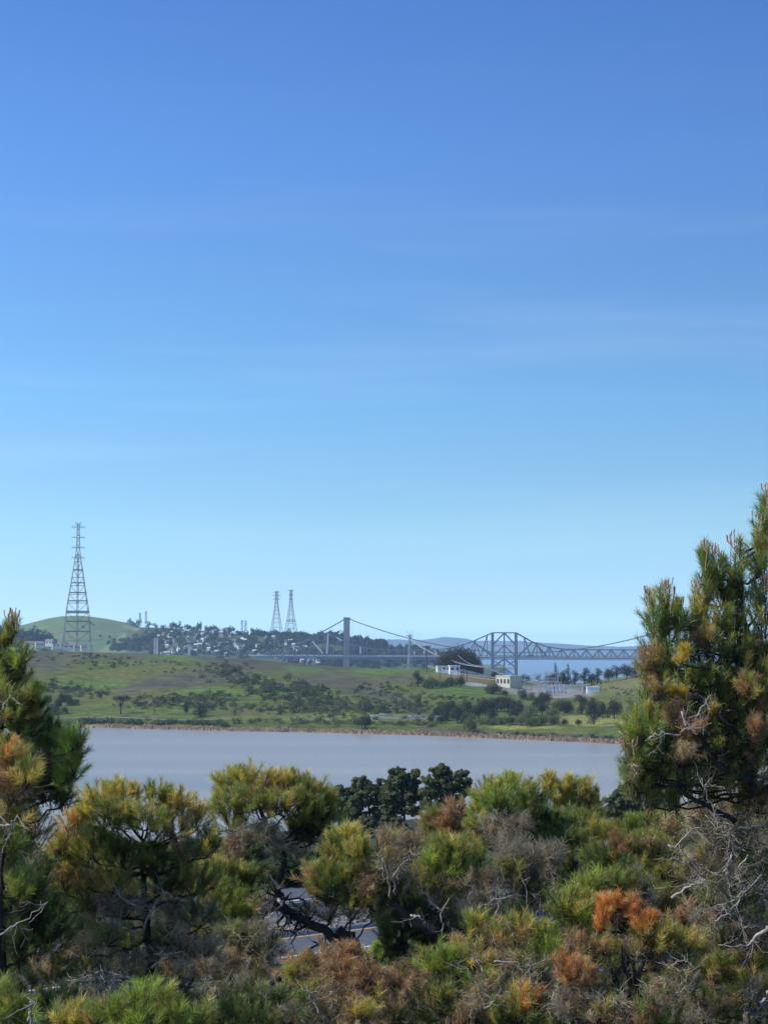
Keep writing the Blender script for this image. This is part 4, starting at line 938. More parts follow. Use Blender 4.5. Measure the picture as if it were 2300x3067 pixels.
for n_i, (spx, x, y, k, lab, grp) in enumerate(cand):
    p = on_pen(x, y); sz = spx * p[1] / F
    if n_i < 290:
        adj = {'dark': 'dark green', 'mid': 'mid green', 'grey': 'greyish', 'light': 'pale green'}[k]
        lb = {'dark shrub': adj + ' shrub', 'greyish low': adj + ' low'}.get(' '.join(lab.split()[:2]))
        lb = lb + ' ' + ' '.join(lab.split()[2:]) if lb else adj + ' ' + lab
        put(random.choice(SHB[k]), p + [0, 0, -.1 * sz], sz, lb, 'shrub', 'shrubs: ' + grp + ', ' + adj, 'shrub', zs=random.uniform(.8, 1.3))
    else:
        V, Fc, C = leaf_cloud([(p[0] + sz * .2 * q, p[1], p[2] + sz * .15, sz * .32, sz * .32, sz * .28) for q in (-1, 0, 1)], 60, sz * .16, {'dark': DK, 'mid': MD, 'grey': GY, 'light': LT}[k]); sv.append(V); sc2.append(C)
V = np.concatenate(sv); tag(mesh_np('scrub', V, np.arange(len(V)).reshape(-1, 3), M['leaf'], col=np.concatenate(sc2)), label='countless smallest bushes dotted over the grassy hill across the bay', kind='stuff')
print('shrubs', len(cand))
put(SHB['dark'][1], on_pen(274, 1965) + [0, 0, -.4], 21 * 1750 / F, 'square dark bush on the ridge under the right leg of the tall pylon', 'shrub', None, 'shrub', 1.2)

# --- trees of the far hills: single ones on the skyline, the rest one mass
FT = [tree_template('far_tree', 'dome', DK, 160, .15), tree_template('far_tree', 'oak', DK, 160, .13), tree_template('far_tree', 'upright', DK, 160, .15), tree_template('far_tree', 'dome', MD, 160, .15)]
sky_t = [(391, 1872, 22, 20), (416, 1878, 24, 26), (402, 1877, 16, 16), (447, 1882, 26, 20), (467, 1886, 22, 20), (519, 1880, 22, 22), (540, 1878, 12, 24), (530, 1882, 20, 16), (565, 1882, 26, 18), (598, 1884, 18, 28), (619, 1884, 12, 18), (640, 1890, 30, 22), (652, 1888, 8, 18), (690, 1898, 36, 24), (672, 1896, 20, 14), (757, 1898, 14, 24), (770, 1898, 16, 22), (780, 1898, 12, 20), (765, 1900, 22, 14), (816, 1902, 26, 18), (830, 1903, 20, 18), (865, 1902, 22, 22), (900, 1904, 24, 12), (740, 1900, 18, 12), (490, 1886, 24, 16), (580, 1886, 18, 12), (628, 1890, 20, 14), (715, 1899, 14, 12), (797, 1903, 18, 12)]
for x, y, w_, h_ in sky_t: ptree(random.choice(FT), x, y, w_, h_, 'dark tree standing on the skyline of the far town hill', 'skyline trees of the town hill', zf=on_bg)
lw = [(20, 1912, 60, 52), (70, 1922, 60, 44), (105, 1925, 56, 50), (135, 1930, 50, 44), (160, 1936, 28, 30), (0, 1920, 60, 56), (-40, 1910, 80, 56), (40, 1932, 50, 40), (95, 1932, 60, 40), (150, 1938, 30, 26)]
for x, y, w_, h_ in lw: ptree(FT[0], x, y, w_, h_, 'big dark tree of the wood at the left foot of the green hill', 'dark wood left of the green hill', zf=on_bg, D=4200)
for x, y, w_, h_, l in [(274, 1872, 10, 12, 'dark tree on the green hill behind the right leg of the tall pylon'), (283, 1874, 7, 6, 'small bush right of the dark tree on the green hill'), (251, 1882, 10, 8, 'small bush on the green hill seen through the tall pylon'), (303, 1908, 10, 8, 'small dark bush low on the green hill'), (330, 1910, 10, 8, 'small dark bush lower right on the green hill'), (328, 1930, 16, 14, 'dark tree at the foot of the green hill, right of the pylon')]:
    ptree(FT[0], x, y, w_, h_, l, zf=on_bg)
ups = []
for i in range(80):
    x, y = random.uniform(440, 900), random.uniform(1896, 1965)
    ups.append((x, y, random.uniform(12, 26), random.uniform(9, 18)))
for x, y, w_, h_ in ups: ptree(random.choice(FT), x, y, w_, h_, 'dark tree between the houses of the far hillside town', 'trees in the far hillside town', zf=on_bg)

base, cc = [], []
def mass(n, fx, fy, wr, pal, D=None):
    for i in range(n):
        x, y = fx(), fy(0); y = fy(x)
        p = on_bg(x, y) if D is None else at(x, y, D)
        r = random.uniform(*wr) * p[1] / F / 2
        V, Fc, C = leaf_cloud([(p[0], p[1], p[2] + r * .5, r, r, r * .9)], 60, r * .55, pal, shell=.7)
        base.append(V); cc.append(C)
U = random.uniform
mass(330, lambda: U(900, 1340), lambda x: U(float(np.interp(x, *WH)) + 3, float(np.interp(x, *WH)) + 30), (12, 26), DK + EU)
mass(260, lambda: U(860, 1340), lambda x: U(1950, 2004), (12, 28), DK)
mass(210, lambda: U(440, 920), lambda x: U(float(np.interp(x, *TH)) + 4, 1972), (10, 22), DK + MD[:1])
mass(60, lambda: U(335, 450), lambda x: U(1918, 1950), (10, 22), DK)
mass(60, lambda: U(400, 520), lambda x: U(1905, 1950), (10, 20), MD + DK)
mass(30, lambda: U(700, 900), lambda x: float(np.interp(x, *TH)) + U(1, 3), (12, 22), DK)
V = np.concatenate(base); tag(mesh_np('woodland', V, np.arange(len(V)).reshape(-1, 3), M['leaf'], col=np.concatenate(cc)), label='dark woodland covering the hillsides across the strait behind the bridges', kind='stuff')

# ================================================================== FOREGROUND PINES
def shoot_tpl(kind, r):
    V, F_, tw, mul = [], [], [], []
    def tri(a, b, c, t, m):
        n = len(V); V.extend([a, b, c]); F_.append((n, n + 1, n + 2)); tw.extend([t] * 3); mul.extend(m)
    def stick(p, q, w, t=1):
        p, q = np.array(p, float), np.array(q, float); d = q - p; x = np.cross(d, [.3, .9, .2]); x = x / np.linalg.norm(x) * w; y = np.cross(d / np.linalg.norm(d), x)
        tri(p - x, p + x, q, t, (1, 1, 1)); tri(p - y, p + y, q, t, (1, 1, 1))
    if kind in ('needle', 'tuft', 'droop'):
        n = {'needle': 56, 'tuft': 60, 'droop': 44}[kind]
        stick((0, 0, -.25), (0, 0, 1), .022)
        for i in range(n):
            z = (.12 + .9 * (i / n)) if kind != 'tuft' else (.45 + .55 * (i / n) ** .7); th = i * 2.39996 + r.uniform(-.3, .3)
            tilt = math.radians(r.uniform(32, 62) if kind != 'droop' else r.uniform(60, 130)) * (1.15 - .45 * z if kind != 'droop' else 1)
            L_ = r.uniform(.34, .5) * (1.15 if kind == 'tuft' else 1); d = np.array([math.sin(tilt) * math.cos(th), math.sin(tilt) * math.sin(th), math.cos(tilt)])
            if kind == 'droop': d[2] -= .3
            x = np.cross(d, [r.uniform(-1, 1), r.uniform(-1, 1), r.uniform(-1, 1)]); x = x / np.linalg.norm(x) * .015
            p = np.array([0, 0, z]); tri(p - x, p + x, p + d * L_, 0, (.7, .7, 1.4))
    elif kind == 'twig':
        stick((0, 0, -.3), (.05, 0, 1), .03)
        for i in range(16):
            z = .05 + .9 * i / 16; th = r.uniform(0, 6.28); d = np.array([math.cos(th), math.sin(th), r.uniform(.3, 1.1)]); L_ = r.uniform(.2, .55)
            q = np.array([.03 * z, 0, z]); e = q + d * L_; stick(q, e, .014); 
            for k in range(2): d2 = d + np.array([r.uniform(-.9, .9), r.uniform(-.9, .9), r.uniform(-.5, .7)]); s_ = q + d * L_ * r.uniform(.4, .9); stick(s_, s_ + d2 * L_ * .5, .009)
    return np.array(V), np.array(F_), np.array(tw), np.array(mul)
_r = random.Random(4)
TPL = {k: [shoot_tpl(k, _r) for _ in range(4)] for k in ('needle', 'tuft', 'droop', 'twig')}

PAL = {
 'green': [(0.215, 0.272, 0.066), (0.264, 0.297, 0.083), (0.165, 0.223, 0.066), (0.248, 0.248, 0.075)],
 'lime': [(0.325, 0.422, 0.081), (0.260, 0.340, 0.073), (0.390, 0.439, 0.097)],
 'olive': [(0.370, 0.336, 0.093), (0.286, 0.286, 0.084), (0.470, 0.386, 0.118), (0.218, 0.252, 0.076), (0.504, 0.370, 0.125)],
 'gold': [(0.627, 0.495, 0.149), (0.512, 0.446, 0.132), (0.693, 0.512, 0.198), (0.330, 0.330, 0.099)],
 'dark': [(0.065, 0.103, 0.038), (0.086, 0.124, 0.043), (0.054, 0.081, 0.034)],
 'blue': [(0.176, 0.263, 0.128), (0.223, 0.303, 0.135), (0.191, 0.239, 0.112), (0.271, 0.287, 0.112)],
 'orange': [(0.726, 0.319, 0.110), (0.660, 0.264, 0.088), (0.770, 0.396, 0.154)],
 'rust': [(0.450, 0.250, 0.138), (0.362, 0.200, 0.112), (0.525, 0.312, 0.188)],
 'brown': [(0.356, 0.237, 0.142), (0.451, 0.309, 0.190), (0.285, 0.196, 0.119), (0.499, 0.369, 0.250)],
 'grey': [(0.326, 0.286, 0.245), (0.428, 0.377, 0.326), (0.245, 0.214, 0.184), (0.510, 0.459, 0.398)],
 'yellow': [(0.537, 0.391, 0.078), (0.450, 0.332, 0.078)],
}
KIND = {'orange': 'needle', 'rust': 'needle', 'brown': 'droop', 'grey': 'twig'}
DENS = [1.0]
class Pine:
    def __init__(s, name, label, px_, D, cat='pine tree', group=None):
        X = (px_ - CX) * D / F; s.base = np.array([X, D, float(near_z(np.array(X), np.array(D)))]); s.D = D
        s.t = thing(name, label, cat, s.base, group); s.parts = {}; s.limbs = MB(); s.trunk = None; s.dead = MB()
        s.pts = None; s.mat = M['bark']
    def trunk_pts(s, pts, r0, r1, from_ground=True):
        P = [at(*p) for p in pts]
        if from_ground: P = [s.base - [0, 0, .3]] + [(s.base * .35 + P[0] * .65)] + P
        s.pts = np.array(P); R = np.linspace(r0, r1, len(P)); m = MB()
        # resample with slight wander
        T = np.linspace(0, len(P) - 1, 5 * len(P)); Q = np.stack([np.interp(T, range(len(P)), s.pts[:, i]) for i in range(3)], -1)
        Q[1:-1] += rng.normal(size=(len(Q) - 2, 3)) * r0 * .12; m.tube(Q, np.interp(T, range(len(P)), R), 9); s.trunk = m; s.Q = Q
        m.build('trunk', s.mat, s.t, smooth=True)
    def limb(s, a, b, r0, r1, mb_, sag=0.15, n=7, wob=.03):
        a, b = np.array(a), np.array(b); L_ = np.linalg.norm(b - a); T = np.linspace(0, 1, n)
        Q = a + (b - a) * T[:, None]; Q[:, 2] -= sag * L_ * np.sin(T * math.pi); Q[1:-1] += rng.normal(size=(n - 2, 3)) * wob * L_
        mb_.tube(Q, np.interp(T, [0, 1], [r0, r1]), 6, cap=False); return Q
    def clump(s, px_, py_, rx, ry, D, pal, dens=1.0, L_=.24, part='crown', upw=.6, lumps=None, mix=None, dz=None, twigs=True, minz=-.55):
        c = at(px_, py_ + (14 if D > 28 else 5), D); sc_ = D / F; R = np.array([rx * sc_, (rx + ry) / 2 * sc_ if dz is None else dz, ry * sc_]) * 1.1
        n = int(max(20, dens * DENS[0] * 210 * math.pi * R[0] * R[2])) ; K = lumps or max(6, int(n / 34))
        d = unit(K); d[:, 2] = np.where(d[:, 2] < minz, -d[:, 2], d[:, 2]); sub = c + d * R * (rng.uniform(.25, 1, (K, 1)) ** .5) * .78
        sr = R.min() * rng.uniform(.26, .50, K); k = rng.integers(0, K, n); e = unit(n); e[:, 2] = np.where(e[:, 2] < -.3, -e[:, 2] * .6, e[:, 2])
        p = sub[k] + e * sr[k][:, None] * rng.uniform(.3, 1.05, (n, 1)) * [1, 1, 1.0]
        fr = rng.random(n) < .5; ef = unit(n); ef[:, 2] = np.where(ef[:, 2] < -.5, -ef[:, 2], ef[:, 2]); jag = 1 + .16 * rng.normal(size=(n, 1))
        p[fr] = (c + ef * R * (rng.uniform(.35, 1.0, (n, 1)) ** .55) * jag)[fr]; e[fr] = ef[fr]
        dr = e * .65 + d[k] * .4 * (~fr)[:, None] + unit(n) * .3; dr[:, 2] += upw; dr /= np.linalg.norm(dr, axis=1)[:, None]
        names = [pal] if isinstance(pal, str) else pal
        base_c = np.array([PAL[names[i % len(names)]][rng.integers(0, len(PAL[names[i % len(names)]]))] for i in range(K)])
        kinds = np.array([KIND.get(names[i % len(names)], 'needle') for i in range(K)])
        col = base_c[k]; oth = rng.random(n) < .45; oc = np.array([PAL[q][int(rng.integers(0, len(PAL[q])))] for q in names for _ in range(3)]); col[oth] = oc[rng.integers(0, len(oc), n)][oth]
        col = col * rng.uniform(.7, 1.4, (n, 1)); col = np.clip(col, 0, .8)
        sc = L_ * rng.uniform(.7, 1.25, n)
        for kd in set(kinds):
            idx = np.where(kinds[k] == kd)[0]
            if kd == 'twig': pass
            if len(idx) == 0: continue
            for ti in range(4):
                j = idx[ti::4]
                if len(j) == 0: continue
                V, Fc, tw, mul = TPL[kd][ti]; z = dr[j]; x = np.cross(z, unit(len(j))); x /= np.linalg.norm(x, axis=1)[:, None]; y = np.cross(z, x)
                Rm = np.stack([x, y, z], 1); A = np.einsum('vi,nij->nvj', V, Rm) * sc[j][:, None, None] + (p[j] - z * (sc[j] * .5)[:, None])[:, None, :]
                C = col[j][:, None, :] * mul[None, :, None] * np.where(tw[None, :, None] == 1, 1.0, 1.0)
                if kd != 'twig':
                    tc_ = np.array([.12, .085, .06]); C = np.where(tw[None, :, None] == 1, tc_[None, None, :], C)
                s.parts.setdefault(part, []).append((A.reshape(-1, 3), C.reshape(-1, 3)))
        # limbs reach every lump
        if s.pts is not None and twigs:
            q = s.Q; dd = np.linalg.norm(q - (c - [0, 0, R[2] * .8]), axis=1); a = q[int(np.argmin(dd))]
            hub = c - [0, 0, R[2] * .45]; rr0 = .010 + .010 * R.max()
            if np.linalg.norm(hub - a) > .12: s.limb(a, hub, rr0 * 1.6, rr0, s.limbs, .05)
            for i in range(min(K, 9)): s.limb(hub, sub[i], rr0 * .6, .004, s.limbs, .06, 5)
    def candles(s, px_, py_, n, w, D, Lc=.35, hgt=10):
        """pale upright shoot tips with a bud at the end"""
        m = MB()
        for i in range(n):
            x = px_ + random.uniform(-w, w); y = py_ + abs(x - px_) * .6 + random.uniform(-hgt, hgt); a = at(x, y, D + random.uniform(-.3, .3)); l = Lc * random.uniform(.35, .9); dx = random.uniform(-.09, .09)
            b = a + [dx * l * 2, 0, l * .6]; c = a + [dx * l * 2.4, 0, l]
            m.tube([a - [0, 0, .06], a, b, c], [.006, .007, .006, .005], 5); m.tube([c - [0, 0, .02], c + [0, 0, .02], c + [.01, 0, .06]], [.006, .012, .004], 5)
            for k in range(random.randint(1, 3)):
                th = random.uniform(0, 6.28); m.tube([b, b + [.05 * math.cos(th), .05 * math.sin(th), .05], b + [.06 * math.cos(th), .06 * math.sin(th), .13]], [.005, .006, .008], 4)
        m.build('shoot_tips', M['candle'], s.t)
    def dead_branch(s, pts, r0, r1, part='dead_branch', side=6, mat='deadwood', L_=.35):
        if mat == 'deadwood': r0 *= .7; r1 *= .75
        P = np.array([at(*p) for p in pts]); m = MB(); n = len(P); T = np.linspace(0, n - 1, 4 * n)
        Q = np.stack([np.interp(T, range(n), P[:, i]) for i in range(3)], -1); Q[1:-1] += rng.normal(size=(len(Q) - 2, 3)) * .012
        m.tube(Q, np.interp(T, [0, n - 1], [r0, r1]), 7)
        for i in range(side):
            q = Q[rng.integers(len(Q) // 4, len(Q))]; d = unit(1)[0]; e = q + d * L_ * random.uniform(.4, 1.1); s.limb(q, e, r1 * .7, .003, m, .08, 6, .03)
            for k in range(2): f = q + (e - q) * random.uniform(.3, .9); s.limb(f, f + unit(1)[0] * L_ * .4, r1 * .35, .002, m, .05, 4, .03)
        m.build(part, M[mat], s.t, smooth=True)
    def cone(s, px_, py_, D):
        a = at(px_, py_, D); m = MB(); m.tube([a + [0, 0, z] for z in (-.05, -.035, 0, .03, .05)], [.006, .03, .037, .022, .005], 9)
        for i in range(60):
            z = -.045 + .09 * i / 60; th = i * 2.4; r_ = .037 * math.sqrt(max(.05, 1 - (z / .055) ** 2)); c_ = a + [r_ * math.cos(th), r_ * math.sin(th), z]; m.bar(c_, c_ + [.010 * math.cos(th), .010 * math.sin(th), .004], .014, .006)
        m.build('pine_cone', M['cone'], s.t)
    def done(s, labels=None):
        for part, L_ in s.parts.items():
            V = np.concatenate([a for a, _ in L_]); C = np.concatenate([c for _, c in L_])
            mesh_np(part, V, np.arange(len(V)).reshape(-1, 3), M['needle'], s.t, col=C, label=(labels or {}).get(part)); STAT[0] += len(V) // 3
        if s.limbs.n: s.limbs.build('branches', s.mat, s.t)
STAT = [0]
# --- the dark pine group on the slope beyond the road (three trees and lower bushes)
PD = [(.10, .115, .05), (.125, .14, .06), (.155, .165, .075), (.08, .09, .042)]
PG = [(.12, .13, .075), (.10, .11, .06), (.15, .14, .09)]
def leafy_pine(label, px_, foot, D, clumps, pal, trunk, group=None, name='pine_tree', n_=190, size=.21, bare=False, cat='pine tree'):
    b = at(px_, foot, D); b[2] = float(near_z(np.array(b[0]), np.array(b[1]))) ; t = thing(name, label, cat, b, group)
    P = [b - [0, 0, .5]] + [at(x, y, D) for x, y in trunk]; m = MB(); m.tube(P, np.linspace(.30, .10, len(P)) * D / 280, 8)
    blobs = []
    for (x, y, rx, ry) in clumps:
        c_ = at(x, y, D + random.uniform(-1.2, 1.2)); s = D / F; K = max(5, int(rx * ry / 15))
        tp = min(P, key=lambda q: np.linalg.norm(q - c_)); m.tube([tp, (tp + c_) / 2 - [0, 0, .1], c_], [.11, .08, .04], 5, cap=False)
        for k in range(K):
            d = unit(1)[0]; q = c_ + d * np.array([rx * s, (rx + ry) / 2 * s, ry * s]) * random.uniform(.45, .95); r = random.uniform(5, 9.5) * s
            blobs.append((*q, r * random.uniform(.7, 1.25), r * random.uniform(.7, 1.25), r * random.uniform(.6, 1.05))); 
            if k % 2 == 0: m.tube([c_, q], [.04, .015], 4, cap=False)
    V, Fc, C = leaf_cloud(blobs, n_ * len(blobs), size * D / 280, pal, up=.5, shell=.15)
    mesh_np('crown', V, Fc, M['leaf'], t, col=C); m.build('trunk', M['bark'], t); return t
leafy_pine('dark dense pine at the left of the group before the bay, with uneven pointed top', 1120, 2560, 285,
    [(1068, 2352, 16, 24), (1090, 2345, 22, 24), (1110, 2370, 36, 30), (1075, 2395, 34, 26), (1135, 2410, 34, 26), (1060, 2420, 26, 20), (1140, 2355, 14, 22), (1030, 2440, 40, 22), (1080, 2450, 40, 24), (1130, 2445, 36, 24), (1100, 2480, 50, 22)], PD, [(1110, 2470), (1100, 2380)])
leafy_pine('tall dark pine in the middle of the group before the bay, open trunk showing below', 1215, 2560, 280,
    [(1195, 2318, 34, 20), (1180, 2345, 34, 22), (1225, 2345, 36, 26), (1170, 2385, 38, 26), (1215, 2390, 40, 26), (1250, 2378, 26, 24), (1245, 2318, 14, 18), (1165, 2420, 34, 20), (1235, 2425, 30, 16), (1195, 2425, 30, 18), (1165, 2455, 34, 20)], PD, [(1214, 2500), (1210, 2440), (1206, 2370)])
leafy_pine('wide dark pine at the right of the group before the bay with sparse right edge', 1300, 2560, 276,
    [(1318, 2305, 34, 16), (1300, 2335, 38, 24), (1345, 2335, 36, 26), (1285, 2375, 34, 24), (1330, 2372, 40, 24), (1380, 2355, 30, 18), (1400, 2340, 16, 12), (1380, 2318, 22, 14), (1365, 2392, 34, 16), (1290, 2412, 34, 18), (1330, 2405, 30, 16), (1400, 2375, 22, 12)], PD, [(1270, 2490), (1290, 2430), (1318, 2370)])
leafy_pine('small dark pine low at the left end of the group before the bay', 1015, 2540, 290, [(1015, 2380, 34, 26), (1045, 2385, 34, 26), (990, 2400, 30, 20), (1055, 2410, 34, 24), (1000, 2408, 22, 18), (1035, 2400, 22, 20), (1015, 2430, 34, 18)], PD, [(1015, 2470), (1015, 2400)])
leafy_pine('grey green leafy bush tree below the dark pine group', 1140, 2600, 180, [(1100, 2470, 40, 26), (1150, 2490, 44, 26), (1060, 2490, 34, 26), (1190, 2500, 36, 20)], PG, [(1130, 2560), (1130, 2490)], name='bushy_tree', cat='tree', size=.26)
leafy_pine('pale grey bush tree right below the trunk of the dark pine group', 1215, 2600, 175, [(1190, 2475, 34, 26), (1230, 2500, 40, 18), (1280, 2505, 34, 20)], PG, [(1210, 2560), (1210, 2490)], name='bushy_tree', cat='tree', size=.26)
leafy_pine('dark leafy tree beyond the gold tipped pine, left of the right pine', 1880, 2560, 270,
    [(1870, 2375, 36, 26), (1905, 2362, 36, 24), (1850, 2400, 40, 26), (1900, 2400, 44, 30), (1945, 2385, 36, 30), (1830, 2430, 40, 22), (1885, 2440, 50, 22), (1950, 2430, 40, 24), (1990, 2400, 30, 24)], PD + PG[1:2], [(1880, 2480), (1885, 2400)], name='leafy_tree', cat='tree')
leafy_pine('dark tree behind the top of the right pine dead branches', 1990, 2560, 262, [(2010, 2430, 50, 30), (2060, 2440, 50, 30), (1960, 2460, 50, 26), (2110, 2430, 40, 34)], PD, [(2000, 2500), (2010, 2440)], name='leafy_tree', cat='tree')
# green trees just across the road
for i, (x, D, cl, l) in enumerate([(900, 125, [(880, 2600, 60, 40), (950, 2590, 50, 40), (830, 2610, 50, 40), (860, 2650, 50, 26), (930, 2640, 40, 22), (800, 2650, 50, 30)], 'green bush tree across the road left of the road gap'), (700, 122, [(700, 2590, 80, 50), (640, 2600, 60, 50), (760, 2570, 50, 50)], 'green bush tree across the road behind the crooked pine'),
        (1010, 122, [(1000, 2560, 60, 50), (1050, 2570, 60, 50), (1000, 2630, 60, 34), (1060, 2640, 60, 34)], 'green bush tree across the road right of the road gap'), (1180, 126, [(1150, 2590, 70, 50), (1230, 2590, 60, 50)], 'green bush tree across the road under the dark pine group'), (1400, 140, [(1380, 2560, 80, 50), (1470, 2550, 70, 50)], 'bush tree across the road right of the pine group'),
        (1600, 150, [(1580, 2540, 80, 60), (1680, 2540, 80, 50)], 'bush tree across the road behind the grey dead clump'), (1850, 160, [(1800, 2530, 80, 60), (1900, 2520, 90, 60)], 'bush tree across the road below the dark leafy tree'), (2080, 165, [(2040, 2520, 90, 60), (2150, 2520, 90, 70)], 'bush tree across the road behind the right dead branches'),
        (850, 113, [(790, 2635, 40, 34), (840, 2640, 44, 30), (885, 2640, 34, 24), (815, 2605, 44, 30), (870, 2610, 44, 24)], 'low green bush across the road in the gap behind the crooked trunk'),
        (430, 120, [(420, 2600, 90, 60), (520, 2590, 80, 60)], 'bush tree across the road behind the big rounded pine'), (150, 120, [(120, 2590, 90, 70), (250, 2590, 90, 60)], 'bush tree across the road behind the left pine')]):
    leafy_pine(l, x, 2660, D, cl, [(.05, .085, .02), (.065, .10, .025), (.04, .065, .02)], [(cl[0][0], cl[0][1] + 30), (cl[0][0], cl[0][1])], name='bushy_tree', cat='tree', size=.42, n_=60)

# ---------------- foreground
# left tall pine
p = Pine('pine_tree', 'tall dark green pine at the left edge with bright feathery side shoots', 20, 27); p.trunk_pts([(10, 2500, 27), (0, 2250, 27), (20, 2000, 27), (40, 1880, 27)], 0.081, 0.012)
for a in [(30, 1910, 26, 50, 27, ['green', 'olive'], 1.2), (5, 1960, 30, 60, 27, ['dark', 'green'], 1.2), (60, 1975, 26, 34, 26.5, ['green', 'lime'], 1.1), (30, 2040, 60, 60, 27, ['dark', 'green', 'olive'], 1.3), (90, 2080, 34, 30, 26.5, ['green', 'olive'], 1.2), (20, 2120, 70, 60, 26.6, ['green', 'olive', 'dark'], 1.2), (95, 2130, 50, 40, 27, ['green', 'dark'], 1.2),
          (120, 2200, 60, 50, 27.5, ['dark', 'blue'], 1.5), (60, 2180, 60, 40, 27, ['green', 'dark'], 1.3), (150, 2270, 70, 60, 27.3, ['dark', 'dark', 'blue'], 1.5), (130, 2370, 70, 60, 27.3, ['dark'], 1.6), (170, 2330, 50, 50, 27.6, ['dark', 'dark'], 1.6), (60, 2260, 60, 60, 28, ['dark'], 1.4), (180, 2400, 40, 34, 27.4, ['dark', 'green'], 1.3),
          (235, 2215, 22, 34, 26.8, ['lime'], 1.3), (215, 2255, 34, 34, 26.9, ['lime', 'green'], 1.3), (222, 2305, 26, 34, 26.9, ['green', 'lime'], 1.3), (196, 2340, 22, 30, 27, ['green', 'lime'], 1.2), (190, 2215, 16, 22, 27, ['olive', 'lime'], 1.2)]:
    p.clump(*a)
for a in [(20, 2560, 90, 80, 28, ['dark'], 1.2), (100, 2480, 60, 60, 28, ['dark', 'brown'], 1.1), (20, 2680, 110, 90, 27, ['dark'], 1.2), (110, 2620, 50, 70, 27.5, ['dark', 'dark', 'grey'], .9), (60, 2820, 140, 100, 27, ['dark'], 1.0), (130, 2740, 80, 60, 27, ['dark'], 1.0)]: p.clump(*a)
p.candles(35, 1875, 8, 24, 27, .16, 14)
p.dead_branch([(-10, 2150, 26), (15, 2110, 26), (30, 2080, 26)], .02, .006, side=3); p.done()
# orange-yellow neighbour
p = Pine('pine_tree', 'pine with yellow and orange brown needles at the left edge below the tall pine', 10, 23); p.trunk_pts([(0, 2700, 23), (20, 2450, 23)], 0.056, 0.019)
for a in [(15, 2255, 40, 30, 23, ['olive', 'gold', 'orange'], 1.2), (40, 2300, 50, 40, 23, ['rust', 'gold', 'olive'], 1.2), (75, 2330, 34, 34, 22.8, ['olive', 'gold'], 1.1), (10, 2350, 60, 44, 23, ['rust', 'brown', 'rust'], 1.2), (60, 2380, 46, 40, 23, ['rust', 'olive', 'brown'], 1.0), (30, 2440, 70, 40, 23, ['brown', 'olive'], .9), (20, 2520, 70, 60, 23, ['green', 'olive', 'dark'], .9), (60, 2660, 34, 40, 23, ['olive', 'green'], .9), (30, 2600, 60, 60, 23.5, ['dark', 'green'], .9), (95, 2690, 30, 40, 23, ['dark', 'green'], .8)]:
    p.clump(*a)
p.dead_branch([(-10, 2480, 22), (30, 2470, 22), (55, 2440, 22)], .022, .008); p.dead_branch([(0, 2800, 22.5), (60, 2760, 22.5), (145, 2700, 22.5)], .014, .005, side=5); p.done()

# big rounded pine left of centre
p = Pine('pine_tree', 'big rounded pine left of centre with gold tipped crown over grey dead lower twigs', 445, 29); p.trunk_pts([(455, 3000, 29), (450, 2850, 29), (437, 2740, 29), (430, 2640, 29), (425, 2540, 29)], 0.099, 0.031)
for a in [(300, 2385, 56, 36, 29, ['gold', 'olive', 'gold'], 1.2), (370, 2375, 60, 36, 29, ['gold', 'olive', 'gold'], 1.2), (460, 2380, 60, 36, 29, ['gold', 'olive', 'green'], 1.2), (530, 2410, 50, 36, 29, ['gold', 'olive'], 1.2), (265, 2430, 50, 44, 29, ['olive', 'gold'], 1.2), (340, 2450, 70, 50, 28.6, ['green', 'olive'], 1.2), (430, 2450, 70, 50, 28.6, ['green', 'olive', 'green'], 1.2), (520, 2470, 60, 46, 28.8, ['olive', 'brown', 'gold'], 1.2), (590, 2450, 36, 44, 29, ['gold', 'olive'], 1.1),
          (220, 2480, 46, 46, 28.8, ['gold', 'olive', 'orange'], 1.2), (190, 2545, 50, 56, 28.7, ['gold', 'rust', 'olive'], 1.2), (160, 2600, 36, 60, 28.7, ['olive', 'lime', 'gold'], 1.2), (200, 2640, 50, 50, 28.6, ['rust', 'olive', 'brown'], 1.1), (175, 2700, 34, 30, 28.5, ['green', 'lime'], 1.1), (180, 2760, 30, 30, 28.3, ['lime', 'green'], 1.2), (290, 2540, 60, 60, 28.5, ['green', 'olive'], 1.2), (370, 2560, 60, 50, 28.5, ['dark', 'olive', 'green'], 1.2), (460, 2560, 60, 50, 29, ['dark', 'green'], 1.1),
          (560, 2545, 50, 50, 29, ['olive', 'green', 'brown'], 1.1), (620, 2530, 40, 50, 29, ['gold', 'green'], 1.1), (270, 2630, 50, 40, 28.5, ['olive', 'brown'], 1.0), (340, 2640, 60, 40, 28.5, ['green', 'olive'], 1.0), (500, 2630, 60, 50, 29, ['green', 'dark'], 1.0), (580, 2640, 60, 50, 29, ['green', 'olive'], 1.0), (640, 2620, 40, 50, 29.5, ['olive', 'gold'], 1.0)]:
    p.clump(*a)
for a in [(300, 2720, 60, 40, 28.5, ['grey', 'brown'], .9), (380, 2710, 60, 46, 28.7, ['grey'], .8), (260, 2700, 50, 30, 28.6, ['brown', 'green'], .9), (520, 2740, 50, 50, 29, ['grey', 'brown'], .9), (600, 2740, 60, 50, 29, ['brown', 'green', 'grey'], .9), (260, 2830, 60, 40, 28.3, ['brown', 'grey', 'brown'], 1.1), (320, 2800, 60, 40, 28.3, ['grey', 'green'], .9), (380, 2900, 50, 40, 28.5, ['grey', 'brown'], .9), (540, 2830, 70, 50, 28.8, ['grey', 'brown', 'dark'], 1.0), (480, 2870, 60, 50, 28.9, ['grey', 'dark'], .9), (620, 2860, 60, 60, 28.6, ['brown', 'grey'], .9), (560, 2920, 80, 50, 28.3, ['grey', 'brown'], .9)]:
    p.clump(*a, part='dead_twigs', upw=.25)
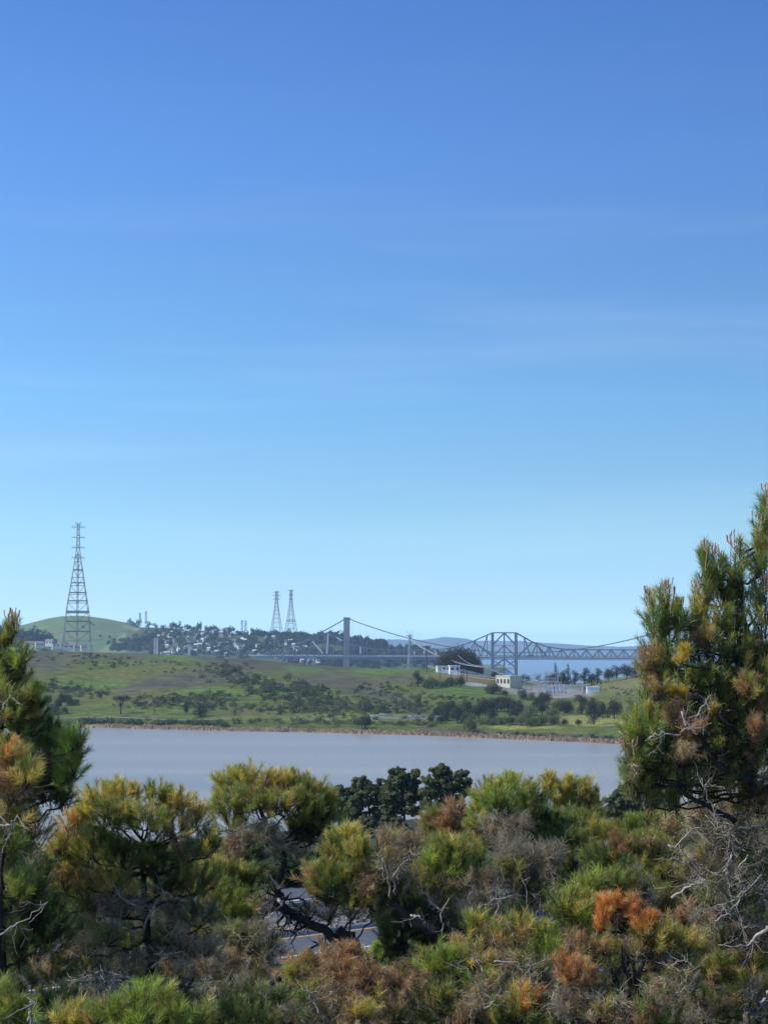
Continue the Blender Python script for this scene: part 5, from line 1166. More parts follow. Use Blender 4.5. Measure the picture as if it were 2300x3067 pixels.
for q in ([(430, 2790, 28.6), (470, 2700, 28.4), (500, 2670, 28.4)], [(455, 2900, 28.4), (500, 2860, 28.3), (540, 2850, 28.3)], [(420, 2700, 28.5), (360, 2690, 28.3), (340, 2640, 28.3)], [(410, 2800, 28.4), (330, 2760, 28.2), (290, 2740, 28.2)]):
    p.dead_branch(q, .028, .008)
for k in range(9):
    y = 2925 + 9 * k; p.dead_branch([(400 + 6 * k, y, 28), (300 + 5 * k, y + random.uniform(-30, 20), 27.8), (195 + 22 * k, y - random.uniform(-20, 20), 27.7)], .018, .005, side=8)
p.done({'dead_twigs': 'grey brown dead twigs hanging below the crown'})

# crooked pine with black trunk
p = Pine('pine_tree', 'crooked pine with leaning black trunk and flat rounded green gold crown', 1040, 33)
p.trunk_pts([(1075, 2960, 33), (1040, 2860, 33), (980, 2790, 33), (880, 2740, 33), (835, 2705, 33), (828, 2655, 33), (850, 2590, 33), (845, 2530, 33), (800, 2470, 33), (770, 2410, 33)], 0.105, 0.031)
for a in [(690, 2340, 46, 34, 33, ['olive', 'gold', 'green'], 1.3), (735, 2325, 50, 30, 33, ['olive', 'gold'], 1.3), (790, 2345, 50, 34, 33, ['gold', 'olive', 'rust'], 1.3), (850, 2340, 56, 32, 33, ['gold', 'olive'], 1.3), (910, 2355, 50, 36, 33, ['olive', 'gold', 'green'], 1.3), (955, 2385, 40, 36, 33, ['gold', 'green'], 1.2), (660, 2400, 36, 40, 33, ['gold', 'olive', 'green'], 1.2), (700, 2400, 60, 46, 32.6, ['green', 'olive'], 1.3), (770, 2400, 60, 46, 32.6, ['green', 'brown', 'olive'], 1.2), (850, 2410, 60, 46, 32.6, ['green', 'olive'], 1.3), (925, 2430, 56, 50, 32.8, ['green', 'dark', 'olive'], 1.3), (970, 2450, 40, 50, 33, ['green', 'dark'], 1.3),
          (690, 2455, 50, 40, 33, ['green', 'olive'], 1.2), (940, 2490, 56, 40, 33.2, ['dark', 'green'], 1.3), (880, 2480, 50, 40, 33.4, ['dark', 'olive'], 1.2), (990, 2420, 30, 40, 33.2, ['green', 'lime'], 1.1)]:
    p.clump(*a)
for a in [(740, 2500, 56, 36, 32.7, ['grey'], 1.2), (800, 2500, 50, 44, 32.6, ['grey'], 1.2), (700, 2530, 40, 34, 32.7, ['brown', 'rust', 'brown'], 1.2), (850, 2540, 50, 40, 33, ['grey'], .9), (680, 2560, 34, 24, 32.7, ['brown', 'rust'], 1.0), (900, 2560, 40, 30, 33.4, ['grey', 'dark'], .7)]:
    p.clump(*a, part='dead_twigs', upw=.2)
m = MB(); P_ = [at(1010, 2785, 33), at(1035, 2808, 33), at(1060, 2825, 33), at(1068, 2860, 33)]; m.tube(P_, [.10, .09, .10, .11], 8); m.tube([at(1062, 2850, 33), at(1052, 2800, 33), at(1052, 2792, 33)], [.09, .07, .075], 8); m.build('stub_branch', M['bark'], p.t)
m = MB()
for k in range(34):
    q = p.Q[rng.integers(len(p.Q) // 5, int(len(p.Q) * .62))]; e = q + unit(1)[0] * [.5, .3, .35] + [0, 0, -.12]; Q_ = p.limb(q, e, .028, .006, m, .1, 6, .07)
    for j in range(3): f = Q_[rng.integers(2, 6)]; p.limb(f, f + unit(1)[0] * .26 + [0, 0, -.08], .010, .003, m, .1, 4, .07)
m.build('bare_side_branches', M['bark'], p.t)
for q in ([(838, 2715, 32.8), (810, 2745, 32.7), (765, 2770, 32.7)], [(835, 2690, 32.9), (800, 2700, 32.8), (770, 2725, 32.8)], [(840, 2660, 32.8), (818, 2640, 32.8), (812, 2620, 32.8)]): p.dead_branch(q, .03, .008, side=3)
p.dead_branch([(836, 2696, 32.6), (846, 2712, 32.6)], .05, .035, part='broken_stub', side=0)
for a in [(800, 2690, 50, 36, 33.5, ['brown', 'grey'], .5), (985, 2735, 44, 26, 33.3, ['grey', 'brown', 'dark'], .55), (1050, 2725, 44, 30, 33.6, ['brown', 'grey', 'dark'], .6), (1110, 2735, 40, 30, 33.6, ['brown', 'dark'], .7), (920, 2720, 40, 24, 33.4, ['grey', 'dark'], .4), (1010, 2685, 56, 22, 33.4, ['brown', 'dark', 'olive'], .8), (1085, 2690, 50, 26, 33.4, ['dark', 'olive', 'brown'], .8), (760, 2720, 40, 34, 33.6, ['brown', 'rust'], .6)]: p.clump(*a, part='dead_twigs', upw=.1)
p.done({'dead_twigs': 'grey and brown dead twigs hanging under the crown', 'crown': None})

# grey dead curtain left of the road gap
p = Pine('dead_tree', 'grey dead twiggy tree left of the road gap', 760, 30.5, 'dead tree'); p.mat = M['greybark']; p.trunk_pts([(770, 2980, 30.5), (765, 2860, 30.5), (760, 2780, 30.5)], 0.043, 0.012)
for a in [(760, 2800, 60, 46, 30.5, ['grey'], 1.2), (800, 2850, 56, 50, 30.5, ['grey', 'dark'], 1.1), (740, 2880, 60, 60, 30.5, ['grey', 'dark', 'brown'], 1.1), (690, 2800, 50, 50, 30.6, ['green', 'grey'], 1.1), (680, 2880, 60, 50, 30.4, ['grey', 'brown'], 1.0), (790, 2930, 70, 50, 30.2, ['grey', 'brown'], 1.0)]: p.clump(*a, upw=0.0)
p.done()
# green middle tree left of gap
p = Pine('pine_tree', 'green pine filling the space between the rounded pine and the crooked black trunk', 690, 31); p.trunk_pts([(690, 2980, 31), (680, 2800, 31), (670, 2650, 31)], 0.062, 0.019)
for a in [(620, 2600, 50, 44, 31.3, ['green', 'olive'], 1.1), (690, 2620, 56, 44, 31.3, ['green', 'gold', 'dark'], 1.2), (740, 2640, 40, 40, 31.2, ['dark', 'green'], 1.1), (640, 2680, 60, 46, 31, ['green', 'rust', 'olive'], 1.2), (700, 2710, 60, 50, 31, ['green', 'lime', 'green'], 1.2), (740, 2760, 40, 36, 31, ['green'], 1.1), (640, 2770, 60, 50, 31, ['brown', 'green', 'dark'], 1.1), (600, 2810, 50, 40, 31, ['brown', 'dark'], 1.1)]: p.clump(*a)
p.done()

# centre olive pine
p = Pine('pine_tree', 'olive and gold pine in the centre, just right of the road gap', 1200, 30); p.trunk_pts([(1230, 2980, 30), (1210, 2800, 30), (1180, 2680, 30), (1150, 2600, 30)], 0.081, 0.025)
for a in [(1010, 2515, 40, 26, 30, ['gold', 'olive', 'green'], 1.3), (1050, 2500, 50, 30, 30, ['olive', 'gold'], 1.3), (1000, 2560, 46, 36, 30, ['olive', 'brown', 'green'], 1.2), (1070, 2555, 50, 40, 29.7, ['olive', 'gold', 'green'], 1.3), (940, 2620, 36, 36, 29.8, ['lime', 'green', 'rust'], 1.4), (985, 2630, 50, 44, 29.7, ['green', 'dark', 'olive'], 1.4), (1040, 2620, 50, 40, 29.6, ['olive', 'gold', 'green'], 1.3), (1110, 2620, 50, 46, 29.8, ['olive', 'brown'], 1.2), (950, 2660, 34, 26, 29.8, ['olive', 'rust'], 1.2), (1000, 2680, 50, 26, 29.8, ['dark', 'brown'], 1.1), (1060, 2680, 56, 40, 29.6, ['olive', 'dark', 'gold'], 1.1), (1130, 2700, 60, 46, 29.7, ['dark', 'brown', 'olive'], 1.1), (1180, 2660, 50, 50, 29.8, ['dark', 'olive', 'grey'], 1.1)]: p.clump(*a)
for a in [(1170, 2520, 46, 32, 29.7, ['grey', 'brown', 'olive'], 1.2), (1220, 2530, 46, 40, 29.6, ['grey', 'brown'], 1.3), (1150, 2580, 36, 34, 29.6, ['grey', 'olive'], 1.0), (1200, 2590, 44, 34, 29.5, ['grey'], 1.0), (1100, 2650, 40, 30, 29.4, ['brown'], .8)]: p.clump(*a, part='dead_twigs', upw=.5)
for a in [(1190, 2770, 60, 60, 30, ['dark', 'green'], 1.4), (1170, 2850, 36, 40, 30, ['dark', 'green'], 1.3), (1250, 2740, 60, 50, 30, ['dark', 'brown'], 1.2), (1260, 2820, 70, 50, 30.3, ['dark'], 1.0), (1170, 2800, 30, 60, 29.8, ['green', 'dark'], 1.2)]: p.clump(*a)
for q in ([(1170, 2690, 29.3), (1162, 2620, 29.2), (1145, 2570, 29.2)], [(1185, 2680, 29.3), (1180, 2620, 29.2), (1225, 2560, 29.2)], [(1230, 2740, 29.2), (1255, 2745, 29.1), (1272, 2756, 29.1)], [(1330, 2800, 29.3), (1320, 2740, 29.2), (1345, 2690, 29.2)]): p.dead_branch(q, .022, .006, side=5)
p.dead_branch([(1310, 2800, 29.6), (1230, 2755, 29.6), (1170, 2700, 29.6)], .09, .05, part='heavy_limb', side=2, mat='bark')
p.done({'dead_twigs': 'bare grey twigs in the middle of the crown'})

# centre right green
p = Pine('pine_tree', 'bright green pine right of centre with fresh yellow tips', 1360, 31); p.trunk_pts([(1370, 2980, 31), (1360, 2800, 31), (1360, 2640, 31)], 0.074, 0.019)
for a in [(1310, 2540, 46, 30, 30.6, ['olive', 'gold', 'green'], 1.3), (1370, 2535, 50, 30, 30.6, ['olive', 'gold', 'green'], 1.3), (1425, 2560, 36, 34, 30.6, ['green', 'olive'], 1.3), (1300, 2590, 50, 40, 30.4, ['lime', 'green'], 1.3), (1370, 2590, 56, 36, 30.4, ['green', 'lime', 'dark'], 1.3), (1260, 2630, 44, 36, 30.3, ['green', 'olive'], 1.2), (1320, 2650, 50, 40, 30.3, ['green', 'brown'], 1.1), (1260, 2690, 50, 40, 30.2, ['green', 'dark', 'brown'], 1.1), (1320, 2720, 50, 44, 30.2, ['green', 'olive', 'grey'], 1.1)]: p.clump(*a)
for a in [(1400, 2640, 50, 36, 30.3, ['brown', 'grey', 'green'], 1.3), (1450, 2640, 44, 36, 30.3, ['grey', 'rust', 'grey'], 1.2), (1440, 2700, 50, 50, 30.2, ['grey'], 1.1), (1390, 2740, 50, 50, 30.2, ['grey', 'brown'], 1.1), (1360, 2790, 60, 40, 30.2, ['grey', 'dark'], .9), (1470, 2760, 50, 40, 30.2, ['grey', 'dark'], .9)]: p.clump(*a, part='dead_twigs', upw=.3)
for q in ([(1250, 2675, 29.8), (1275, 2675, 29.7), (1290, 2690, 29.7)], [(1390, 2750, 29.8), (1470, 2700, 29.7), (1540, 2680, 29.7)], [(1480, 2750, 29.8), (1500, 2690, 29.8), (1490, 2650, 29.8)], [(1430, 2790, 29.8), (1400, 2700, 29.8), (1420, 2650, 29.8)]): p.dead_branch(q, .02, .006)
p.done({'dead_twigs': 'grey dead lower twigs of the green pine'})

# rust-brown crown at middle
p = Pine('pine_tree', 'pine with rust brown top standing just right of the dark pine group', 1340, 36); p.trunk_pts([(1350, 2900, 36), (1345, 2650, 36), (1340, 2520, 36)], 0.074, 0.019)
for a in [(1365, 2425, 34, 30, 36, ['rust', 'brown', 'rust'], 1.6), (1345, 2465, 50, 36, 36, ['rust', 'rust', 'brown'], 1.6), (1375, 2490, 40, 30, 36, ['rust', 'olive'], 1.5), (1300, 2450, 36, 34, 36.2, ['green', 'olive', 'rust'], 1.3), (1290, 2490, 40, 30, 36, ['olive', 'green', 'rust'], 1.3), (1330, 2510, 46, 26, 35.8, ['rust', 'green'], 1.3), (1410, 2450, 26, 50, 36.3, ['green', 'olive'], 1.2)]: p.clump(*a)
p.done()
# green pine top right of centre
p = Pine('pine_tree', 'bushy green pine with yellow tips rising above the grey dead clump', 1520, 34); p.trunk_pts([(1540, 2950, 34), (1530, 2700, 34), (1520, 2480, 34)], 0.081, 0.025)
for a in [(1480, 2360, 46, 30, 34, ['olive', 'gold', 'lime'], 1.3), (1535, 2345, 50, 26, 34, ['olive', 'lime', 'gold'], 1.3), (1585, 2370, 40, 34, 34, ['olive', 'gold', 'green'], 1.3), (1450, 2400, 40, 36, 34, ['olive', 'gold', 'green'], 1.2), (1500, 2410, 60, 44, 33.6, ['green', 'lime', 'green'], 1.3), (1570, 2420, 60, 46, 33.6, ['green', 'dark', 'green'], 1.3), (1435, 2450, 34, 40, 33.9, ['lime', 'gold', 'green'], 1.2), (1610, 2420, 30, 44, 34, ['green', 'lime'], 1.2), (1430, 2500, 26, 36, 34, ['olive', 'olive'], 1.2), (1540, 2470, 60, 34, 34, ['dark', 'green'], 1.2), (1640, 2470, 50, 40, 34, ['green', 'dark'], 1.2)]: p.clump(*a)
p.done()
# grey dead clump
p = Pine('dead_tree', 'grey dead pine with fluffy bleached twigs right of centre', 1560, 31.5, 'dead tree'); p.mat = M['greybark']; p.trunk_pts([(1590, 2960, 31.5), (1580, 2780, 31.5), (1570, 2640, 31.5)], 0.062, 0.019)
for a in [(1475, 2470, 40, 30, 32, ['grey', 'grey', 'brown'], 1.6), (1500, 2500, 36, 30, 31.8, ['grey'], 1.5), (1560, 2460, 30, 20, 32, ['brown', 'grey'], 1.4), (1530, 2520, 36, 22, 31.6, ['grey'], 1.5), (1560, 2560, 56, 36, 31.4, ['grey'], 1.7), (1520, 2580, 40, 30, 31.4, ['grey', 'brown'], 1.5), (1620, 2560, 50, 34, 31.4, ['grey'], 1.7), (1655, 2560, 30, 34, 31.4, ['grey'], 1.6), (1600, 2600, 60, 36, 31.3, ['grey'], 1.2), (1540, 2630, 50, 44, 31.2, ['olive', 'green', 'grey'], 1.2), (1500, 2610, 34, 34, 31.2, ['olive', 'grey'], 1.1), (1610, 2660, 60, 44, 31.3, ['grey', 'dark'], 1.0), (1590, 2720, 80, 46, 31.6, ['dark', 'grey'], .8)]: p.clump(*a)
for q in ([(1590, 2760, 31), (1570, 2660, 31), (1540, 2570, 31)], [(1600, 2760, 31), (1616, 2720, 31), (1617, 2690, 31)], [(1640, 2720, 31), (1660, 2650, 31), (1650, 2600, 31)], [(1560, 2700, 31), (1520, 2680, 31), (1500, 2600, 31)], [(1615, 2770, 30.8), (1618, 2720, 30.8)]): p.dead_branch(q, .024, .006)
p.done()
# gold tipped sparse
p = Pine('pine_tree', 'sparse gold needled pine with bare pale twigs right of the bushy green one', 1720, 35); p.trunk_pts([(1730, 2900, 35), (1720, 2650, 35), (1710, 2480, 35)], 0.062, 0.019)
for x, y in ((1640, 2345), (1655, 2370), (1685, 2350), (1710, 2335), (1735, 2350), (1765, 2350), (1780, 2375), (1790, 2400), (1745, 2385), (1700, 2375), (1665, 2400), (1770, 2415), (1730, 2415), (1648, 2330), (1720, 2365), (1690, 2400), (1755, 2435), (1785, 2430)):
    p.clump(x, y, 15, 15, 35, ['gold', 'gold', 'olive'], 1.7, lumps=3)
p.dead_branch([(1710, 2470, 35), (1680, 2420, 35), (1650, 2350, 35)], .02, .006, side=14); p.dead_branch([(1715, 2470, 35), (1720, 2400, 35), (1740, 2350, 35)], .02, .006, side=14); p.dead_branch([(1700, 2460, 35), (1670, 2440, 35), (1630, 2400, 35)], .016, .006, side=10)
for a in [(1660, 2450, 50, 30, 34.6, ['green', 'blue', 'olive'], 1.2), (1730, 2460, 56, 36, 34.6, ['green', 'blue'], 1.2), (1690, 2500, 70, 44, 34, ['green', 'dark', 'blue'], 1.2), (1780, 2500, 56, 44, 34, ['green', 'olive'], 1.2), (1640, 2520, 40, 44, 33.8, ['green', 'dark'], 1.2), (1720, 2560, 70, 50, 33.6, ['green', 'dark', 'olive'], 1.1), (1700, 2630, 60, 50, 33.6, ['dark', 'green'], 1.0)]: p.clump(*a)
p.done()
# mixed mass right
p = Pine('pine_tree', 'broad dull green and brown pine with a dark red tuft', 1880, 33); p.trunk_pts([(1880, 2960, 33), (1870, 2750, 33), (1860, 2580, 33)], 0.081, 0.025)
for a in [(1830, 2490, 50, 26, 33.5, ['olive', 'green'], 1.2), (1900, 2470, 60, 26, 33.5, ['olive', 'green', 'lime'], 1.2), (1960, 2460, 50, 30, 33.5, ['olive', 'green'], 1.2), (1850, 2530, 40, 30, 33, ['rust', 'rust', 'brown'], 1.3), (1900, 2540, 60, 44, 33, ['olive', 'green', 'brown'], 1.2), (1960, 2530, 60, 46, 33, ['green', 'olive', 'brown'], 1.1), (2020, 2520, 50, 50, 33.4, ['green', 'blue'], 1.1), (1790, 2560, 50, 40, 33, ['green', 'dark'], 1.2), (1840, 2590, 60, 44, 32.8, ['green', 'dark', 'olive'], 1.2), (1920, 2610, 60, 44, 32.8, ['olive', 'green', 'brown'], 1.1), (1990, 2600, 60, 50, 33, ['olive', 'brown', 'green'], 1.1), (2050, 2600, 50, 60, 33, ['green', 'gold', 'brown'], 1.0), (1870, 2650, 70, 40, 32.6, ['green', 'olive', 'grey'], 1.1), (1950, 2680, 70, 50, 32.4, ['brown', 'green', 'olive'], 1.1), (2030, 2690, 60, 60, 32.6, ['brown', 'dark'], 1.0), (1780, 2640, 50, 50, 33, ['dark', 'green'], 1.1)]: p.clump(*a)
p.done()

# right tall pine
DR_ = 25.5
p = Pine('pine_tree', 'tall pine at the right edge with long blue green needles and pale upright shoot tips', 2230, DR_)
p.trunk_pts([(2400, 2700, DR_), (2350, 2400, DR_), (2290, 2180, DR_), (2245, 1980, DR_), (2220, 1800, DR_), (2200, 1690, DR_)], 0.093, 0.012)
NB = ['blue', 'green', 'olive', 'blue']
for a in [(1960, 1845, 24, 60, 25, NB, 1.5), (1995, 1830, 24, 60, 25, NB, 1.5), (2030, 1860, 16, 50, 25, NB, 1.1), (1985, 1900, 50, 40, 25, ['blue', 'dark', 'green'], 1.3), (2110, 1700, 16, 50, 25.3, NB, 1.4), (2150, 1730, 24, 60, 25.4, NB, 1.4), (2200, 1700, 26, 70, 25.3, NB, 1.4), (2110, 1770, 34, 50, 25.3, ['green', 'blue', 'olive'], 1.3), (2170, 1800, 50, 60, 25.4, ['green', 'blue'], 1.3), (2220, 1790, 40, 60, 25.5, ['blue', 'dark'], 1.3), (2090, 1840, 36, 50, 25.3, ['olive', 'green', 'gold'], 1.3), (2140, 1870, 60, 50, 25.2, ['green', 'olive', 'dark'], 1.4), (2210, 1880, 60, 60, 25.3, ['green', 'dark', 'blue'], 1.3),
          (2270, 1800, 34, 60, 25.5, ['blue', 'green'], 1.2), (2280, 1880, 40, 60, 25.3, ['green', 'gold', 'dark'], 1.3), (2060, 1900, 30, 50, 25.2, ['olive', 'brown', 'green'], 1.2), (1960, 1960, 40, 50, 25, ['green', 'olive', 'blue'], 1.4), (2020, 1970, 50, 50, 24.9, ['dark', 'green', 'blue'], 1.4), (2090, 1950, 50, 50, 25, ['olive', 'green', 'brown'], 1.4), (2150, 1960, 60, 50, 25.1, ['dark', 'green'], 1.4), (2230, 1970, 60, 60, 25.2, ['green', 'olive', 'dark'], 1.4), (1935, 1990, 24, 40, 24.8, ['brown', 'rust', 'olive'], 1.3), (1940, 2050, 34, 50, 24.8, ['green', 'brown', 'olive'], 1.4), (1990, 2040, 50, 50, 24.8, ['green', 'olive', 'dark'], 1.4), (2060, 2040, 60, 50, 24.9, ['green', 'dark', 'blue'], 1.4), (2130, 2050, 60, 50, 25, ['dark', 'green'], 1.5), (2200, 2060, 60, 60, 25, ['green', 'gold', 'dark'], 1.4), (2270, 2050, 50, 70, 25.2, ['olive', 'dark', 'green'], 1.4),
          (1960, 2110, 34, 40, 24.8, ['blue', 'green'], 1.3), (2010, 2110, 50, 40, 24.7, ['green', 'brown', 'dark'], 1.3), (2080, 2120, 60, 50, 24.8, ['green', 'brown'], 1.2), (2150, 2130, 60, 50, 24.9, ['dark', 'green', 'olive'], 1.4), (2230, 2150, 70, 60, 25, ['dark', 'green', 'rust'], 1.4), (1925, 2150, 40, 30, 24.6, ['olive', 'brown', 'green'], 1.3), (1900, 2190, 34, 40, 24.6, ['lime', 'green', 'olive'], 1.4), (1950, 2190, 50, 40, 24.5, ['green', 'lime', 'blue'], 1.4), (2010, 2190, 50, 40, 24.6, ['green', 'brown'], 1.3), (2070, 2210, 60, 40, 24.6, ['brown', 'rust', 'green'], 1.2), (2140, 2220, 60, 50, 24.8, ['green', 'dark', 'brown'], 1.3), (2220, 2240, 70, 60, 25, ['green', 'rust', 'dark'], 1.3), (1920, 2240, 40, 40, 24.5, ['green', 'dark'], 1.3), (1975, 2250, 60, 44, 24.6, ['green', 'blue', 'dark'], 1.3), (2050, 2270, 60, 40, 24.8, ['brown', 'dark', 'green'], 1.2), (2130, 2300, 60, 50, 24.9, ['dark', 'green', 'grey'], 1.2), (2230, 2330, 80, 60, 25, ['green', 'dark', 'brown'], 1.3),
          (1890, 2300, 28, 50, 24.6, ['blue', 'blue', 'brown'], 1.3), (1930, 2310, 36, 50, 24.7, ['blue', 'dark'], 1.2), (1985, 2330, 50, 44, 24.8, ['dark', 'blue'], 1.1), (1910, 2360, 34, 34, 24.8, ['blue', 'green'], 1.0), (2060, 2340, 50, 44, 25, ['blue', 'grey', 'green'], 1.0), (1885, 2235, 26, 40, 24.6, ['brown', 'blue'], 1.0), (2000, 2390, 40, 30, 25, ['green', 'grey', 'blue'], .9)]:
    p.clump(*a[:6], a[6] * .42, L_=.27, upw=1.1)
for a in [(1920, 2260, 44, 50, 24.6, ['blue', 'green', 'olive'], .8), (1900, 2330, 36, 50, 24.7, ['blue', 'green'], .7), (1960, 2300, 50, 50, 24.9, ['green', 'blue'], .8), (2020, 2250, 60, 50, 25, ['green', 'olive', 'brown'], .8), (2090, 2290, 60, 50, 25.3, ['green', 'dark', 'brown'], .8), (2170, 2270, 70, 60, 25.6, ['green', 'olive', 'rust'], .8), (2260, 2280, 60, 60, 25.6, ['green', 'olive'], .8), (1940, 2390, 40, 40, 25, ['blue', 'green', 'grey'], .6), (2020, 2350, 60, 44, 25.2, ['green', 'grey', 'blue'], .7), (2110, 2370, 60, 50, 25.4, ['green', 'grey', 'brown'], .7), (2200, 2380, 70, 60, 25.6, ['green', 'dark', 'grey'], .7), (2270, 2400, 60, 60, 25.6, ['green', 'brown'], .7),
          (2050, 2110, 60, 50, 25.4, ['olive', 'green', 'brown'], .7), (2180, 2150, 70, 60, 25.6, ['olive', 'green'], .7), (2260, 2120, 60, 70, 25.7, ['green', 'olive'], .7), (2250, 1960, 60, 70, 25.8, ['green', 'olive'], .6), (2290, 2000, 40, 60, 25.4, ['green', 'blue'], .7)]: p.clump(*a, L_=.27, upw=.8)
for a in [(2290, 1600, 26, 40, 25.5, NB, 1.4), (2270, 1650, 24, 34, 25.5, NB, 1.4), (2280, 1700, 28, 40, 25.5, NB, 1.4), (2300, 1540, 20, 40, 25.6, NB, 1.2)]: p.clump(*a[:6], a[6] * .45, L_=.27, upw=1.1)
for a in [(2050, 1946, 14, 12, 24.5, 'yellow', .8), (2038, 1978, 12, 12, 24.4, 'yellow', .7), (2012, 2068, 15, 13, 24.3, 'yellow', .8), (2046, 2075, 12, 10, 24.3, 'yellow', .7), (2135, 2125, 8, 8, 24.3, 'yellow', .8)]: p.clump(*a, part='yellow_needles', L_=.13)
for a in [(2080, 2180, 40, 26, 24.2, ['brown', 'rust'], .9), (2020, 2150, 30, 24, 24.2, ['rust', 'brown'], .9), (1970, 2070, 30, 24, 24.2, ['rust', 'brown', 'olive'], .8), (2120, 1910, 20, 30, 24.9, ['rust', 'gold'], .8), (2240, 2060, 24, 30, 24.6, ['gold', 'rust'], .8), (2060, 2250, 40, 30, 24.2, ['brown'], .9), (2250, 2180, 30, 24, 24.5, ['rust', 'brown'], .8)]: p.clump(*a, part='brown_needles', L_=.2)
for a in [(1955, 1805, 4, 14, 25, .34, 16), (2002, 1800, 6, 16, 25, .36, 22), (2038, 1825, 4, 8, 25, .3, 18), (2114, 1690, 5, 10, 25.3, .34, 16), (2145, 1700, 5, 14, 25.3, .32, 12), (2198, 1665, 8, 18, 25.3, .40, 24), (2270, 1770, 7, 22, 25.4, .3, 12), (2275, 1590, 6, 24, 25.5, .25, 18), (2085, 1790, 3, 10, 25.2, .25, 8), (1930, 1975, 4, 12, 24.8, .2, 8), (2295, 1500, 3, 8, 25.5, .3, 10), (1890, 2260, 4, 14, 24.6, .2, 10)]: p.candles(a[0], a[1], max(2, int(a[2] * .7)), a[3], a[4], a[5], a[6])
for q, r0, r1 in (([(2230, 2330, 25), (2110, 2150, 24.9), (2020, 2000, 24.9), (1965, 1880, 25)], .05, .016), ([(2230, 2050, 25.2), (2190, 1920, 25.2), (2130, 1850, 25.2)], .045, .014), ([(2240, 2150, 25), (2215, 1980, 25), (2200, 1850, 25.2)], .04, .012), ([(2250, 2350, 24.8), (2150, 2290, 24.6), (2080, 2180, 24.5), (2020, 2080, 24.6)], .05, .016), ([(2250, 2250, 24.8), (2190, 2180, 24.6), (2070, 2080, 24.6)], .04, .014), ([(2200, 2460, 24.9), (2090, 2400, 24.7), (1990, 2340, 24.6), (1900, 2260, 24.6)], .035, .012)):
    p.dead_branch(q, r0, r1, part='main_limb', side=3, mat='bark')
for q in ([(1940, 2215, 24), (1980, 2195, 24), (2030, 2200, 24), (2060, 2180, 24), (2080, 2165, 24)], [(2085, 2150, 24), (2100, 2120, 24), (2130, 2080, 24)], [(2180, 2460, 24.2), (2140, 2440, 24), (2100, 2330, 24)], [(2040, 2130, 24), (2055, 2180, 24)]): p.dead_branch(q, .016, .005, side=6)
p.cone(1963, 2088, 24.1); p.cone(2064, 2086, 24.1); p.cone(2272, 1925, 24.6)
p.done({'yellow_needles': 'clear yellow needle tufts on the outer branches', 'brown_needles': 'dry brown needle tufts'})

# dead thicket below right pine
p = Pine('dead_tree', 'tangled grey dead branches and bleached twigs under the right pine', 2210, 26.5, 'dead tree'); p.mat = M['greybark']; p.trunk_pts([(2240, 2960, 26.5), (2200, 2700, 26.5), (2190, 2500, 26.5)], 0.062, 0.019)
for a in [(2080, 2440, 50, 40, 26.5, ['grey', 'brown'], .9), (2150, 2430, 56, 50, 26.5, ['grey', 'brown', 'dark'], 1.0), (2230, 2440, 60, 50, 26.5, ['grey', 'brown'], 1.1), (2120, 2510, 60, 50, 26.4, ['grey'], .9), (2200, 2530, 60, 50, 26.4, ['grey', 'dark'], .9), (2270, 2560, 50, 60, 26.4, ['grey'], .9), (2090, 2590, 60, 50, 26.3, ['grey', 'brown', 'olive'], .9), (2180, 2630, 60, 50, 26.3, ['grey'], .9), (2260, 2680, 60, 60, 26.3, ['grey', 'dark'], .9), (2140, 2700, 50, 50, 26.2, ['grey', 'green'], .8), (2210, 2770, 60, 50, 26.2, ['grey', 'dark'], .9), (2270, 2820, 50, 60, 26.1, ['grey', 'brown'], 1.0), (2150, 2830, 60, 50, 26.1, ['grey', 'brown', 'dark'], .9), (2220, 2900, 80, 60, 26, ['green', 'olive', 'brown'], 1.1), (2130, 2930, 80, 60, 25.8, ['brown', 'green', 'olive'], 1.0), (2260, 3000, 80, 70, 25.6, ['green', 'olive', 'grey'], 1.0), (2120, 3030, 90, 60, 25.5, ['brown', 'grey', 'dark'], 1.0), (2010, 2480, 40, 30, 26.6, ['rust', 'brown', 'green'], .9)]: p.clump(*a, upw=.1)
for q, r0 in (([(2010, 2690, 25.8), (2060, 2655, 25.8), (2110, 2640, 25.8), (2155, 2648, 25.8)], .03), ([(2300, 2775, 25.6), (2262, 2810, 25.6), (2235, 2835, 25.6), (2150, 2830, 25.6)], .045), ([(2300, 2465, 25.9), (2240, 2480, 25.9), (2160, 2470, 25.9), (2110, 2440, 25.9)], .026), ([(2150, 2470, 25.8), (2138, 2420, 25.8), (2135, 2380, 25.8)], .024), ([(2300, 2970, 25), (2280, 3010, 25), (2300, 3040, 25)], .04),
              ([(2190, 2560, 25.8), (2180, 2600, 25.8), (2130, 2620, 25.8)], .02), ([(2020, 2540, 25.8), (2080, 2480, 25.8)], .02), ([(2000, 2530, 25.9), (2070, 2570, 25.9), (2110, 2600, 25.9)], .022), ([(2240, 2560, 25.8), (2180, 2640, 25.8), (2200, 2740, 25.8)], .018), ([(2280, 2620, 25.8), (2200, 2700, 25.8), (2120, 2720, 25.8)], .016), ([(2140, 2760, 25.8), (2200, 2720, 25.8), (2230, 2650, 25.8)], .016), ([(2280, 2400, 25.8), (2240, 2360, 25.8), (2300, 2300, 25.8)], .016)):
    p.dead_branch(q, r0, .007, side=9, L_=.42)
for k in range(26):
    x, y = random.uniform(2050, 2300), random.uniform(2420, 2950); a_ = random.uniform(0, 6.28); l = random.uniform(40, 90)
    p.dead_branch([(x, y, 25.9), (x + l * .5 * math.cos(a_), y + l * .5 * math.sin(a_) - 8, 25.9), (x + l * math.cos(a_), y + l * math.sin(a_), 25.9)], .011, .004, side=5, L_=.3, mat='greybark' if k % 3 else 'deadwood')
p.done()

